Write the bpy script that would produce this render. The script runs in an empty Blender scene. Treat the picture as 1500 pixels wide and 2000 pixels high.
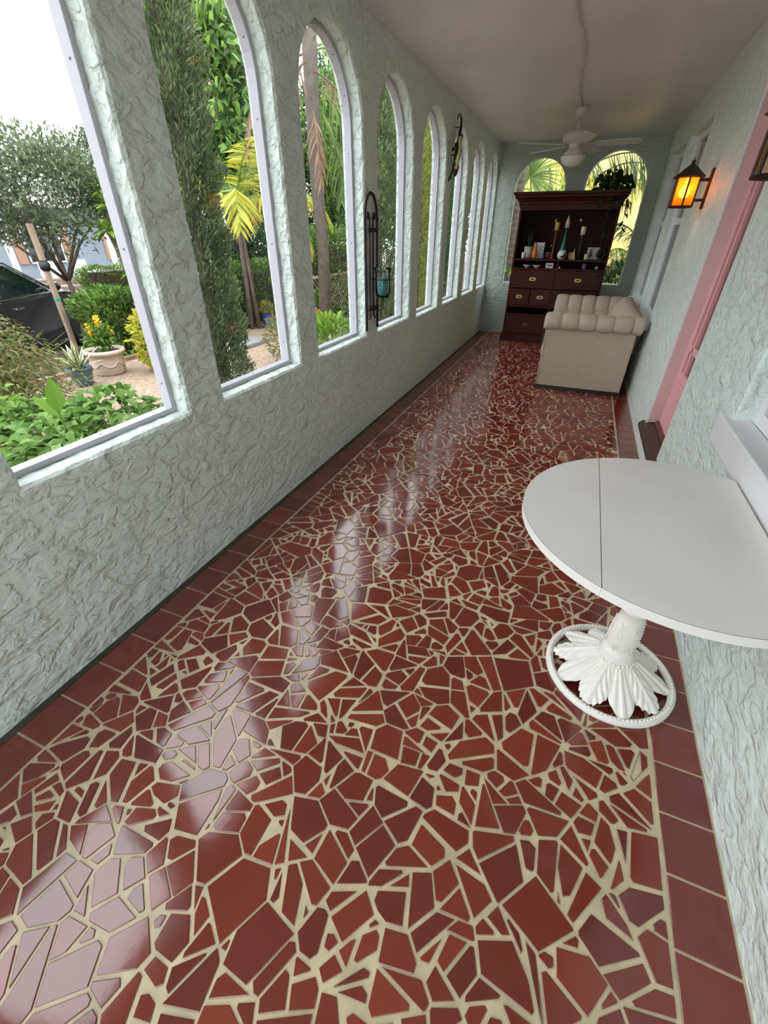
import bpy, bmesh, math, random
import numpy as np
from mathutils import Vector, Matrix
PI = math.pi
random.seed(7)
rng = np.random.default_rng(11)
S = bpy.context.scene
COL = S.collection

# ------------------------------------------------------------------ camera
cam = bpy.data.cameras.new('camera')
cam.sensor_fit = 'VERTICAL'; cam.sensor_height = 24.0
cam.lens = 831.4 / 2000 * 24.0
cam.clip_start = 0.02; cam.clip_end = 300
camo = bpy.data.objects.new('camera', cam); COL.objects.link(camo)
yaw, pitch, roll = 0.389237, 0.580940, 0.0043358
cy, sy, cp, sp = math.cos(yaw), math.sin(yaw), math.cos(pitch), math.sin(pitch)
fw = Vector((-sy*cp, cy*cp, -sp)); rt = Vector((cy, sy, 0)); up = rt.cross(fw)
r2 = rt*math.cos(roll) + up*math.sin(roll); u2 = up*math.cos(roll) - rt*math.sin(roll)
camo.matrix_world = Matrix(((r2.x, u2.x, -fw.x, 0), (r2.y, u2.y, -fw.y, 0), (r2.z, u2.z, -fw.z, 1.5), (0, 0, 0, 1)))
S.camera = camo

# ------------------------------------------------------------------ light
SKY = 5.2
w = bpy.data.worlds.new('overcast_sky'); S.world = w; w.use_nodes = True
nt = w.node_tree; bg = nt.nodes['Background']
tc = nt.nodes.new('ShaderNodeTexCoord'); sx = nt.nodes.new('ShaderNodeSeparateXYZ')
cr = nt.nodes.new('ShaderNodeValToRGB')
nt.links.new(tc.outputs['Generated'], sx.inputs[0]); nt.links.new(sx.outputs['Z'], cr.inputs[0])
cr.color_ramp.elements[0].position = 0.0; cr.color_ramp.elements[0].color = (.62, .66, .70, 1)
cr.color_ramp.elements[1].position = 0.9; cr.color_ramp.elements[1].color = (.97, 1.0, 1.05, 1)
nt.links.new(cr.outputs[0], bg.inputs['Color']); bg.inputs['Strength'].default_value = SKY
S.view_settings.view_transform = 'Standard'; S.view_settings.look = 'None'
S.view_settings.gamma = 1.0; S.view_settings.use_curve_mapping = False
S.view_settings.exposure = 0.0
S.cycles.use_denoising = True
S.cycles.max_bounces = 10; S.cycles.diffuse_bounces = 6; S.cycles.glossy_bounces = 4
S.cycles.transparent_max_bounces = 16; S.cycles.sample_clamp_indirect = 6.0
S.cycles.caustics_reflective = False; S.cycles.caustics_refractive = False

# ------------------------------------------------------------------ helpers
def lin(c):
    return tuple(((v/255)/12.92 if v/255 <= .04045 else ((v/255+.055)/1.055)**2.4) for v in c)

def nodes_of(m): return m.node_tree.nodes, m.node_tree.links

def mat(name, rgb, rough=.6, metal=0., bump=None, var=0., spec=.5, coat=0., vscale=8., trans=0., emit=None, coords='Object'):
    """principled; bump=(scale, strength, distance); var = soft colour variation"""
    m = bpy.data.materials.new(name); m.use_nodes = True
    N, L = nodes_of(m); b = N['Principled BSDF']
    c = (*lin(rgb), 1)
    b.inputs['Base Color'].default_value = c; b.inputs['Roughness'].default_value = rough
    b.inputs['Metallic'].default_value = metal; b.inputs['Specular IOR Level'].default_value = spec
    b.inputs['Coat Weight'].default_value = coat; b.inputs['Coat Roughness'].default_value = .08
    b.inputs['Transmission Weight'].default_value = trans
    t = N.new('ShaderNodeTexCoord')
    if emit:
        b.inputs['Emission Color'].default_value = (*emit[0], 1); b.inputs['Emission Strength'].default_value = emit[1]
    if var > 0:
        n = N.new('ShaderNodeTexNoise'); n.inputs['Scale'].default_value = vscale; n.inputs['Detail'].default_value = 5
        L.new(t.outputs[coords], n.inputs['Vector'])
        r = N.new('ShaderNodeValToRGB'); r.color_ramp.elements[0].position = .3; r.color_ramp.elements[1].position = .7
        r.color_ramp.elements[0].color = (*[v*(1-var) for v in c[:3]], 1); r.color_ramp.elements[1].color = (*[min(1, v*(1+var)) for v in c[:3]], 1)
        L.new(n.outputs['Fac'], r.inputs[0]); L.new(r.outputs[0], b.inputs['Base Color'])
    if bump:
        n = N.new('ShaderNodeTexNoise'); n.inputs['Scale'].default_value = bump[0]; n.inputs['Detail'].default_value = 6
        L.new(t.outputs[coords], n.inputs['Vector'])
        bn = N.new('ShaderNodeBump'); bn.inputs['Strength'].default_value = bump[1]; bn.inputs['Distance'].default_value = bump[2]
        L.new(n.outputs['Fac'], bn.inputs['Height']); L.new(bn.outputs[0], b.inputs['Normal'])
    return m

def stucco(name, rgb, scale=9., strength=.8, dist=.012, stretch=(1, 1, 1), amp=1.):
    """knock-down plaster: torn plateaus with crisp ridges over a fine grain"""
    m = bpy.data.materials.new(name); m.use_nodes = True
    N, L = nodes_of(m); b = N['Principled BSDF']; b.inputs['Roughness'].default_value = .42; b.inputs['Specular IOR Level'].default_value = .35
    t = N.new('ShaderNodeTexCoord'); mp = N.new('ShaderNodeMapping'); mp.inputs['Scale'].default_value = stretch
    L.new(t.outputs['Object'], mp.inputs[0])
    def noise(s, d, dis):
        n = N.new('ShaderNodeTexNoise'); n.inputs['Scale'].default_value = s; n.inputs['Detail'].default_value = d; n.inputs['Distortion'].default_value = dis
        L.new(mp.outputs[0], n.inputs['Vector']); return n
    a = noise(scale, 6, .5); bb = noise(scale*2.1, 6, .6); g = noise(scale*7, 4, .2)
    def ramp(src, lo, hi):
        r = N.new('ShaderNodeMapRange'); r.interpolation_type = 'SMOOTHSTEP'
        r.inputs['From Min'].default_value = lo; r.inputs['From Max'].default_value = hi
        L.new(src.outputs['Fac'], r.inputs['Value']); return r
    ra = ramp(a, .43, .58); rb = ramp(bb, .45, .62); rc = ramp(a, .56, .66)
    def mul(x, k):
        n = N.new('ShaderNodeMath'); n.operation = 'MULTIPLY'; n.inputs[1].default_value = k; L.new(x, n.inputs[0]); return n.outputs[0]
    def add(x, y):
        n = N.new('ShaderNodeMath'); n.operation = 'ADD'; L.new(x, n.inputs[0]); L.new(y, n.inputs[1]); return n.outputs[0]
    h = add(add(mul(ra.outputs[0], .60*amp), mul(rb.outputs[0], .55*amp)), add(mul(rc.outputs[0], .35*amp), mul(g.outputs['Fac'], .30)))
    bn = N.new('ShaderNodeBump'); bn.inputs['Strength'].default_value = strength; bn.inputs['Distance'].default_value = dist
    L.new(h, bn.inputs['Height']); L.new(bn.outputs[0], b.inputs['Normal'])
    v = noise(1.3, 4, 0); r = N.new('ShaderNodeValToRGB'); c = lin(rgb)
    r.color_ramp.elements[0].position = .3; r.color_ramp.elements[0].color = (*[x*.95 for x in c], 1)
    r.color_ramp.elements[1].position = .7; r.color_ramp.elements[1].color = (*[min(1, x*1.04) for x in c], 1)
    L.new(v.outputs['Fac'], r.inputs[0]); L.new(r.outputs[0], b.inputs['Base Color'])
    return m

def island(name, cols, rough=.5, transl=.0, spec=.4, coat=0., bump=None):
    """colour picked at random for every separate piece (leaf, shard) of a mesh"""
    m = bpy.data.materials.new(name); m.use_nodes = True
    N, L = nodes_of(m); b = N['Principled BSDF']; b.inputs['Roughness'].default_value = rough; b.inputs['Specular IOR Level'].default_value = spec
    b.inputs['Coat Weight'].default_value = coat
    g = N.new('ShaderNodeNewGeometry'); r = N.new('ShaderNodeValToRGB')
    e = r.color_ramp.elements
    while len(e) < len(cols): e.new(.5)
    for i, c in enumerate(cols):
        e[i].position = i/(len(cols)-1); e[i].color = (*lin(c), 1)
    L.new(g.outputs['Random Per Island'], r.inputs[0]); L.new(r.outputs[0], b.inputs['Base Color'])
    if bump:
        t = N.new('ShaderNodeTexCoord')
        n = N.new('ShaderNodeTexNoise'); n.inputs['Scale'].default_value = bump[0]; n.inputs['Detail'].default_value = 3
        L.new(t.outputs['Object'], n.inputs['Vector'])
        bn = N.new('ShaderNodeBump'); bn.inputs['Strength'].default_value = bump[1]; bn.inputs['Distance'].default_value = bump[2]
        L.new(n.outputs['Fac'], bn.inputs['Height']); L.new(bn.outputs[0], b.inputs['Normal'])
    if transl > 0:
        tr = N.new('ShaderNodeBsdfTranslucent'); mx = N.new('ShaderNodeMixShader'); mx.inputs[0].default_value = transl
        L.new(r.outputs[0], tr.inputs['Color']); L.new(b.outputs[0], mx.inputs[1]); L.new(tr.outputs[0], mx.inputs[2])
        L.new(mx.outputs[0], N['Material Output'].inputs['Surface'])
    return m

def glass(name, tint=(1, 1, 1), refl=1.0, drops=False):
    """thin clear sheet: mostly see-through, fresnel mirror on top"""
    m = bpy.data.materials.new(name); m.use_nodes = True
    N, L = nodes_of(m); N.remove(N['Principled BSDF'])
    t = N.new('ShaderNodeBsdfTransparent'); t.inputs[0].default_value = (*tint, 1)
    g = N.new('ShaderNodeBsdfGlossy'); g.inputs['Roughness'].default_value = .02
    f = N.new('ShaderNodeFresnel'); f.inputs['IOR'].default_value = 1.3
    k = N.new('ShaderNodeMath'); k.operation = 'MULTIPLY'; k.inputs[1].default_value = refl; L.new(f.outputs[0], k.inputs[0])
    mx = N.new('ShaderNodeMixShader'); L.new(k.outputs[0], mx.inputs[0]); L.new(t.outputs[0], mx.inputs[1]); L.new(g.outputs[0], mx.inputs[2])
    out = mx.outputs[0]
    if drops:   # splashed rain drops drying on the lowest part of the sheet
        tc = N.new('ShaderNodeTexCoord'); v = N.new('ShaderNodeTexVoronoi'); v.inputs['Scale'].default_value = 120
        L.new(tc.outputs['Object'], v.inputs['Vector'])
        s = N.new('ShaderNodeSeparateXYZ'); L.new(tc.outputs['Object'], s.inputs[0])
        mr = N.new('ShaderNodeMapRange'); mr.inputs['From Min'].default_value = .78; mr.inputs['From Max'].default_value = .90
        mr.inputs['To Min'].default_value = .42; mr.inputs['To Max'].default_value = 0.0; L.new(s.outputs['Z'], mr.inputs['Value'])
        lt = N.new('ShaderNodeMath'); lt.operation = 'LESS_THAN'; L.new(v.outputs['Distance'], lt.inputs[0]); L.new(mr.outputs[0], lt.inputs[1])
        gl = N.new('ShaderNodeBsdfGlass'); gl.inputs['IOR'].default_value = 1.33; gl.inputs['Roughness'].default_value = .15
        m2 = N.new('ShaderNodeMixShader'); L.new(lt.outputs[0], m2.inputs[0]); L.new(out, m2.inputs[1]); L.new(gl.outputs[0], m2.inputs[2]); out = m2.outputs[0]
    L.new(out, N['Material Output'].inputs['Surface'])
    return m

class MB:
    """collects shapes, then links them as ONE mesh object"""
    def __init__(s): s.v = []; s.f = []; s.mi = []; s.cur = 0
    def add(s, vs, fs):
        o = len(s.v); s.v += [tuple(p) for p in vs]; s.f += [tuple(i+o for i in f) for f in fs]; s.mi += [s.cur]*len(fs); return s
    def box(s, x0, x1, y0, y1, z0, z1, M=None):
        vs = [Vector((x, y, z)) for z in (z0, z1) for y in (y0, y1) for x in (x0, x1)]
        if M is not None: vs = [M @ p for p in vs]
        return s.add(vs, [(0, 2, 3, 1), (4, 5, 7, 6), (0, 1, 5, 4), (2, 6, 7, 3), (0, 4, 6, 2), (1, 3, 7, 5)])
    def lathe(s, prof, c=(0, 0, 0), n=24, M=None, cap=True):
        vs = []; fs = []
        for r, z in prof:
            for k in range(n):
                a = 2*PI*k/n; p = Vector((r*math.cos(a), r*math.sin(a), z))
                if M is not None: p = M @ p
                vs.append(p + Vector(c))
        for i in range(len(prof)-1):
            for k in range(n):
                fs.append((i*n+k, i*n+(k+1) % n, (i+1)*n+(k+1) % n, (i+1)*n+k))
        if cap:
            fs.append(tuple(range(n-1, -1, -1))); fs.append(tuple((len(prof)-1)*n+k for k in range(n)))
        return s.add(vs, fs)
    def tube(s, pts, r, n=8, cap=True, closed=False):
        pts = [Vector(p) for p in pts]; m = len(pts); rs = r if isinstance(r, (list, tuple)) else [r]*m
        vs = []; fs = []; prev = None
        for i, p in enumerate(pts):
            if closed: d = pts[(i+1) % m] - pts[i-1]
            else: d = pts[min(i+1, m-1)] - pts[max(i-1, 0)]
            d.normalize()
            if prev is None:
                a = Vector((0, 0, 1)) if abs(d.z) < .9 else Vector((1, 0, 0)); u = d.cross(a).normalized()
            else:
                u = (prev - d*prev.dot(d)).normalized()
            prev = u; w_ = d.cross(u)
            for k in range(n):
                t = 2*PI*k/n; vs.append(p + (u*math.cos(t) + w_*math.sin(t))*rs[i])
        for i in range(m if closed else m-1):
            j = (i+1) % m
            for k in range(n): fs.append((i*n+k, i*n+(k+1) % n, j*n+(k+1) % n, j*n+k))
        if cap and not closed:
            fs.append(tuple(range(n-1, -1, -1))); fs.append(tuple((m-1)*n+k for k in range(n)))
        return s.add(vs, fs)
    def ball(s, c, r, n=12, sc=(1, 1, 1)):
        prof = [(math.sin(PI*i/(n//2)), -math.cos(PI*i/(n//2))) for i in range(n//2+1)]
        prof[0] = (.02, -1); prof[-1] = (.02, 1)
        vs = []; o = MB().lathe(prof, n=n)
        return s.add([Vector((p[0]*r*sc[0], p[1]*r*sc[1], p[2]*r*sc[2])) + Vector(c) for p in o.v], o.f)
    def prism(s, poly, axis, a, b):
        """poly: 2-D outline; axis 'x','y','z' = extrusion axis from a to b"""
        def P(u, v, w_):
            return {'x': (w_, u, v), 'y': (u, w_, v), 'z': (u, v, w_)}[axis]
        n = len(poly); vs = [P(u, v, a) for u, v in poly] + [P(u, v, b) for u, v in poly]
        return s.add(vs, [tuple(range(n-1, -1, -1)), tuple(range(n, 2*n))] + [(i, (i+1) % n, n+(i+1) % n, n+i) for i in range(n)])
    def grid(s, fn, nu, nv):
        vs = [fn(i/nu, j/nv) for i in range(nu+1) for j in range(nv+1)]
        return s.add(vs, [(i*(nv+1)+j, (i+1)*(nv+1)+j, (i+1)*(nv+1)+j+1, i*(nv+1)+j+1) for i in range(nu) for j in range(nv)])
    def build(s, name, m, parent=None, smooth=False, bevel=0, loc=None, solid=0, fix=True, segs=2):
        me = bpy.data.meshes.new(name); me.from_pydata(s.v, [], s.f); me.update()
        if fix:
            bm = bmesh.new(); bm.from_mesh(me); bmesh.ops.recalc_face_normals(bm, faces=bm.faces); bm.to_mesh(me); bm.free()
        ms = m if isinstance(m, (list, tuple)) else [m]
        for q in ms: me.materials.append(q)
        if len(ms) > 1 and len(s.mi) == len(me.polygons):
            me.polygons.foreach_set('material_index', s.mi)
        if smooth: me.polygons.foreach_set('use_smooth', [True]*len(me.polygons))
        o = bpy.data.objects.new(name, me); COL.objects.link(o)
        if loc is not None: o.location = loc
        if parent is not None: o.parent = parent
        if solid:
            d = o.modifiers.new('solid', 'SOLIDIFY'); d.thickness = solid; d.offset = 0
        if bevel:
            d = o.modifiers.new('bevel', 'BEVEL'); d.width = bevel; d.segments = segs; d.limit_method = 'ANGLE'
        return o

def tag(o, label=None, cat=None, group=None, kind=None):
    if label: o['label'] = label
    if cat: o['category'] = cat
    if group: o['group'] = group
    if kind: o['kind'] = kind
    return o
def thing(name, loc, label, cat, group=None, rz=0):
    o = bpy.data.objects.new(name, None); COL.objects.link(o); o.location = loc; o.rotation_euler = (0, 0, rz)
    o.empty_display_size = .1
    return tag(o, label, cat, group)
def struct(name, mb, m, label, cat, parent=None, **k):
    o = mb.build(name, m, parent, **k); return tag(o, label, cat, kind='structure')
def copy_tree(o, parent=None):
    c = o.copy(); COL.objects.link(c)
    if parent is not None: c.parent = parent
    for ch in list(o.children): copy_tree(ch, c)
    return c
# ------------------------------------------------------------------ materials of the shell
XL, XR, YF, YB, ZC = -1.56, 0.72, 8.40, -1.80, 2.63
M = {}
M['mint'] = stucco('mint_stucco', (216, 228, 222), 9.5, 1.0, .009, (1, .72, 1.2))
M['mint_lit'] = stucco('lit_mint_stucco', (228, 239, 234), 9.5, 1.0, .009, (1, .72, 1.2))  # same mint, lightened: window light on the right wall put into the colour
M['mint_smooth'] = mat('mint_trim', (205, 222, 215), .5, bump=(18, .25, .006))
M['mint_far_dim'] = stucco('mint_stucco_coarse_dim', (184, 196, 187), 13, .8, .009, (1, 1, 1.6))  # same paint, darkened: the far end's shade is put into the colour
M['ceil'] = stucco('ceiling_plaster', (224, 220, 220), 16, .18, .006)
M['white'] = mat('white_paint', (232, 232, 234), .35, bump=(30, .1, .002))
M['frame'] = mat('white_window_frame', (180, 180, 188), .35)
M['screw'] = mat('dull_screw', (120, 120, 125), .4, .8)
M['grout'] = mat('sandy_grout', (196, 181, 150), .34, var=.2, vscale=11, bump=(160, .4, .002))
M['tile'] = island('red_clay_tile', [(108, 40, 28), (120, 46, 32), (98, 36, 28), (128, 51, 34), (104, 38, 29)], .10, spec=.85, bump=(14, .10, .003))
M['dark_strip'] = mat('dark_cement', (62, 60, 54), .8, var=.25, vscale=9)
M['pane'] = glass('clear_acrylic', (.98, .99, .985), .03)
M['pane_wet'] = glass('clear_acrylic_wet', (.98, .99, .985), .03, drops=True)

# ------------------------------------------------------------------ floor of broken tile
def area(p): return .5*sum(p[i][0]*p[(i+1) % len(p)][1]-p[(i+1) % len(p)][0]*p[i][1] for i in range(len(p)))
def clip(poly, nx, ny, c):
    q = []; m = len(poly)
    for k in range(m):
        A, B = poly[k], poly[(k+1) % m]; da = nx*A[0]+ny*A[1]-c; db = nx*B[0]+ny*B[1]-c
        if da >= 0: q.append(A)
        if da*db < 0:
            u = da/(da-db); q.append((A[0]+(B[0]-A[0])*u, A[1]+(B[1]-A[1])*u))
    return q
def cut(p):
    """crack one shard across its long side, often into a corner"""
    n = len(p); ls = [math.dist(p[i], p[(i+1) % n]) for i in range(n)]; i = max(range(n), key=lambda k: ls[k]*(.7+.6*random.random()))
    a, b = p[i], p[(i+1) % n]; t = random.uniform(.3, .7); q = (a[0]+(b[0]-a[0])*t, a[1]+(b[1]-a[1])*t)
    ang = math.atan2(b[1]-a[1], b[0]-a[0]) + PI/2 + random.gauss(0, .45)
    if random.random() < .45 and n > 3:
        k = random.choice([k for k in range(n) if k not in (i, (i+1) % n)]); ang = math.atan2(p[k][1]-q[1], p[k][0]-q[0]) + .01
    nx, ny = -math.sin(ang), math.cos(ang); c = nx*q[0]+ny*q[1]
    return [r for r in (clip(p, nx, ny, c), clip(p, -nx, -ny, -c)) if len(r) >= 3 and area(r) > .0003]
def shatter(poly):
    out = []; st = [poly]
    while st:
        p = st.pop(); A = area(p)
        if A < random.choice((.003, .0045, .0065, .0085, .011, .014))*random.uniform(.8, 1.2): out.append(p); continue
        q = cut(p)
        if len(q) < 2: out.append(p)
        else: st += q
    return out
def shards(x0, x1, y0, y1):
    cell = .1; pts = []; gridd = {}
    for _ in range(9000):
        x, y = random.uniform(x0, x1), random.uniform(y0, y1); g = (int(x/cell+99), int(y/cell+99)); rr = random.choice((.09, .12, .16, .2))
        if all(math.dist((x, y), q) > rr for i in range(-2, 3) for j in range(-2, 3) for q in gridd.get((g[0]+i, g[1]+j), ())):
            gridd.setdefault(g, []).append((x, y)); pts.append((x, y))
    out = []
    for (x, y) in pts:
        g = (int(x/cell+99), int(y/cell+99)); nb = [q for i in range(-6, 7) for j in range(-6, 7) for q in gridd.get((g[0]+i, g[1]+j), ()) if q != (x, y)]
        nb.sort(key=lambda q: math.dist(q, (x, y))); poly = [(x-.4, y-.4), (x+.4, y-.4), (x+.4, y+.4), (x-.4, y+.4)]
        for nx, ny, c in ((1, 0, x0), (-1, 0, -x1), (0, 1, y0), (0, -1, -y1)): poly = clip(poly, nx, ny, c)
        for q in nb[:34]:
            d = math.dist(q, (x, y)); nx, ny = (x-q[0])/d, (y-q[1])/d; m = ((x+q[0])/2, (y+q[1])/2)
            poly = clip(poly, nx, ny, nx*m[0]+ny*m[1])
            if len(poly) < 3: break
        if len(poly) >= 3: out += shatter(poly)
    return out
def inset(p, g):
    n = len(p); E_ = []
    for i in range(n):
        a, b = p[i], p[(i+1) % n]; l = math.dist(a, b)
        if l < 1e-5: continue
        nx, ny = -(b[1]-a[1])/l, (b[0]-a[0])/l; gg = g*random.uniform(.6, 1.5) if g > .002 else g
        E_.append((nx, ny, nx*a[0]+ny*a[1]+gg))
    poly = p
    for nx, ny, c in E_:     # clip by every shifted edge
        q = []; m = len(poly)
        for k in range(m):
            A, B = poly[k], poly[(k+1) % m]; da = nx*A[0]+ny*A[1]-c; db = nx*B[0]+ny*B[1]-c
            if da >= 0: q.append(A)
            if da*db < 0:
                u = da/(da-db); q.append((A[0]+(B[0]-A[0])*u, A[1]+(B[1]-A[1])*u))
        poly = q
        if len(poly) < 3: return None
    r = []
    for k in range(len(poly)):
        if math.dist(poly[k], poly[k-1]) > .0012: r.append(poly[k])
    return r if len(r) >= 3 else None
def chop(p):
    q = []; n = len(p)
    for i in range(n):
        a, b, c = Vector(p[i-1]), Vector(p[i]), Vector(p[(i+1) % n]); u = (a-b); v = (c-b)
        if u.length < .02 or v.length < .02: q.append(p[i]); continue
        ang = u.angle(v)
        if ang < 1.35 and random.random() < .6:
            k = random.uniform(.006, .022); q.append(tuple(b+u.normalized()*k)); q.append(tuple(b+v.normalized()*k*random.uniform(.6, 1.3)))
        else:
            q.append((p[i][0]+random.gauss(0, .0007), p[i][1]+random.gauss(0, .0007)))
    return q
fl = MB(); fl.cur = 0
fl.add([(XL-.02, YB, -.0035), (XR+.02, YB, -.0035), (XR+.02, YF, -.0035), (XL-.02, YF, -.0035)], [(0, 1, 2, 3)])
fl.add([(XL-.02, YB, -.12), (XR+.02, YB, -.12), (XR+.02, YF, -.12), (XL-.02, YF, -.12)], [(3, 2, 1, 0)])
fl.cur = 1
def tile(p, tilt=.004):
    q = inset(p, .0012)
    if not q or len(q) < 3: return
    cx = sum(a for a, b in p)/len(p); cyy = sum(b for a, b in p)/len(p); ax, ay = random.gauss(0, tilt), random.gauss(0, tilt)
    n, m = len(p), len(q); vs = [(x, y, -.0036) for x, y in p] + [(x, y, -.0009+ax*(x-cx)+ay*(y-cyy)) for x, y in p] + [(x, y, ax*(x-cx)+ay*(y-cyy)) for x, y in q]
    fs = [(i, (i+1) % n, n+(i+1) % n, n+i) for i in range(n)] + [tuple(range(2*n, 2*n+m))]
    if m == n: fs += [(n+i, n+(i+1) % n, 2*n+(i+1) % n, 2*n+i) for i in range(n)]
    fl.add(vs, fs)
for p in shards(-1.381, .559, YB, YF):
    q = inset(p, random.choice((.0032, .0042, .0055, .0072)))
    if q and len(q) >= 3:
        c = chop(q)
        if len(c) >= 3: tile(c)
k = 0
for y0, pitch, xa, xb in ((.44, .1625, -1.53, -1.391), (.549, .1655, .569, .712)):
    y = y0 - pitch*20
    while y < YF:
        a, b = max(y+.004, YB), min(y+pitch-.004, YF)
        if b-a > .02 and a >= YB: tile([(xa, a), (xb, a), (xb, b), (xa, b)], .003)
        y += pitch
floor = struct('floor', fl, [M['grout'], M['tile']], 'porch floor of broken red clay tiles in sandy grout', 'floor', fix=False)
struct('trim_1', MB().box(XL-.01, -1.531, YB, YF, -.003, .0015), M['dark_strip'], 'dark cement strip along the foot of the arched wall', 'trim')

# ------------------------------------------------------------------ walls with openings
def arch(c, w_, z0, zs, n=22, step=.03):
    """outline of an arched opening, from bottom left round to bottom right (a, z)"""
    h = w_/2; pts = []
    k = max(2, int((zs-z0)/step))
    for i in range(k): pts.append((c-h, z0+(zs-z0)*i/k))
    for i in range(n+1):
        a = PI - PI*i/n; pts.append((c+h*math.cos(a), zs+h*math.sin(a)))
    for i in range(1, k+1): pts.append((c+h, zs-(zs-z0)*i/k))
    m = max(2, int(w_/step))
    for i in range(1, m): pts.append((c+h-w_*i/m, z0))
    return pts
def rect(a0, a1, z0, z1): return [(a0, z0), (a0, z1), (a1, z1), (a1, z0)]
def shrink(pts, d):
    """offset an outline inwards (centre towards) by d, using neighbouring normals"""
    n = len(pts); o = []
    for i in range(n):
        e1 = Vector(pts[i])-Vector(pts[i-1]); e2 = Vector(pts[(i+1) % n])-Vector(pts[i])
        e1.normalize(); e2.normalize(); n1 = Vector((e1.y, -e1.x)); n2 = Vector((e2.y, -e2.x)); b = n1+n2
        k = b.dot(n1); b = b/k if abs(k) > .2 else n1
        o.append((pts[i][0]+b.x*d, pts[i][1]+b.y*d))
    return o
def flat_with_holes(mb, P, outer, holes):
    bm = bmesh.new(); es = []
    for loop in [outer]+holes:
        vs = [bm.verts.new(P(*q)) for q in loop]
        for i in range(len(vs)): es.append(bm.edges.new((vs[i], vs[(i+1) % len(vs)])))
    bmesh.ops.triangle_fill(bm, use_beauty=True, use_dissolve=False, edges=es)
    bm.verts.index_update(); mb.add([v.co.copy() for v in bm.verts], [tuple(v.index for v in f.verts) for f in bm.faces]); bm.free()
def strip(mb, A, B):
    n = len(A); mb.add(list(A)+list(B), [(i, (i+1) % n, n+(i+1) % n, n+i) for i in range(n)])
def wall(P, depths, outer, holes, jit=0., soft=.012):
    """P(a, z, depth) -> point; reveal runs through the depths, the two faces keep the holes open"""
    mb = MB(); D0, D1 = depths[0], depths[-1]; H = []
    for h in holes:
        r = random.Random(3); big = shrink(h, -soft)
        H.append(big); n = len(h); rings = []
        for k, d in enumerate(depths):
            base = big if k in (0, len(depths)-1) else h
            j = jit if 0 < k < len(depths) else 0
            rings.append([P(a+(r.gauss(0, j) if z > 0 else 0), z+r.gauss(0, j*.5), d) for a, z in base])
        rings[0] = [P(a, z, D0) for a, z in big]; rings[-1] = [P(a, z, D1) for a, z in big]
        for k in range(len(depths)-1): strip(mb, rings[k], rings[k+1])
    flat_with_holes(mb, lambda a, z: P(a, z, D0), outer, H)
    flat_with_holes(mb, lambda a, z: P(a, z, D1), outer, H)
    n = len(outer); strip(mb, [P(a, z, D0) for a, z in outer], [P(a, z, D1) for a, z in outer])
    return mb

LW = [(-.98, .75, .79), (.045, .75, .795), (1.046, .750, .795), (2.030, .735, .790), (3.020, .775, .785), (4.045, .790, .780), (5.075, .775, .755), (6.055, .740, .757), (7.045, .740, .757), (8.000, .730, .755)]
ZS = 2.085
holes = [arch(c, w_, z0, 2.465-w_/2) for c, w_, z0 in LW]
mb = wall(lambda a, z, d: (XL-d, a, z), [0, .010, .03, .055, .08, .10, .125, .150, .160], [(YB, -.15), (YB, ZC+.02), (YF, ZC+.02), (YF, -.15)], holes, jit=.0028)
struct('wall_left', mb, M['mint'], 'mint stucco wall pierced by a row of arched windows', 'wall')

def arch_window(i, c, w_, z0, wet):
    o = thing('window_%d' % i, (XL-.085, c, z0), 'arched window %s' % i, 'window'); o['kind'] = 'structure'
    return o
ORD = ['nearest the camera', 'second from the camera', 'third from the camera', 'fourth from the camera, right of the iron sconce', 'fifth from the camera', 'sixth from the camera, behind the lizard', 'seventh from the camera', 'farthest, next to the end wall']
for i, (c, w_, z0) in enumerate(LW):
    n = i-1 if i >= 2 else 20+i
    o = thing('window_%d' % n, (0, 0, 0), 'white framed arched window, ' + (ORD[i-2] if i >= 2 else 'behind the camera on the arched wall'), 'window'); o['kind'] = 'structure'
    h = arch(c, w_-.004, z0+.002, 2.465-w_/2, step=.12); b = shrink(h, .021)
    f = MB(); X1, X2 = XL-.078, XL-.128
    rings = [[(X2, *q) for q in h], [(X1, *q) for q in h], [(X1, *q) for q in shrink(h, .019)], [(X1-.002, *q) for q in b], [(X2, *q) for q in b], [(X2, *q) for q in h]]
    for k in range(5): strip(f, rings[k], rings[k+1])
    f.build('frame', M['frame'], o)
    p = MB(); s_ = shrink(h, .02); vs = [(XL-.125, *q) for q in s_]; p.add(vs, [tuple(range(len(vs)))]).build('pane', M['pane_wet'] if 2 <= i <= 4 else M['pane'], o, fix=False)
    if i >= 2:
        for k in range(1, len(b), 4):
            t_ = Vector(b[(k+1) % len(b)])-Vector(b[k-1]); nrm = Vector((0, t_.y, -t_.x)).normalized()
            q = nrm.to_track_quat('Z', 'Y').to_matrix()
            MB().lathe([(.0042, -.001), (.0042, .002), (.002, .003)], n=8, M=q).build('screw', M['screw'], o, loc=(XL-.102, *b[k]))

# right wall : near window, door, two far windows
RH = [rect(1.02, 2.18, .835, 2.32), rect(3.15, 3.88, .20, 2.36), rect(5.46, 6.55, .72, 2.34), rect(6.80, 7.90, .72, 2.34)]
mb = wall(lambda a, z, d: (XR+d, a, z), [0, .010, .05, .09, .14, .22], [(YB, -.15), (YB, ZC+.02), (YF, ZC+.02), (YF, -.15)], RH, jit=.0015, soft=.008)
struct('wall_right', mb, M['mint_lit'], 'mint stucco house wall with the pink door', 'wall')
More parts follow.
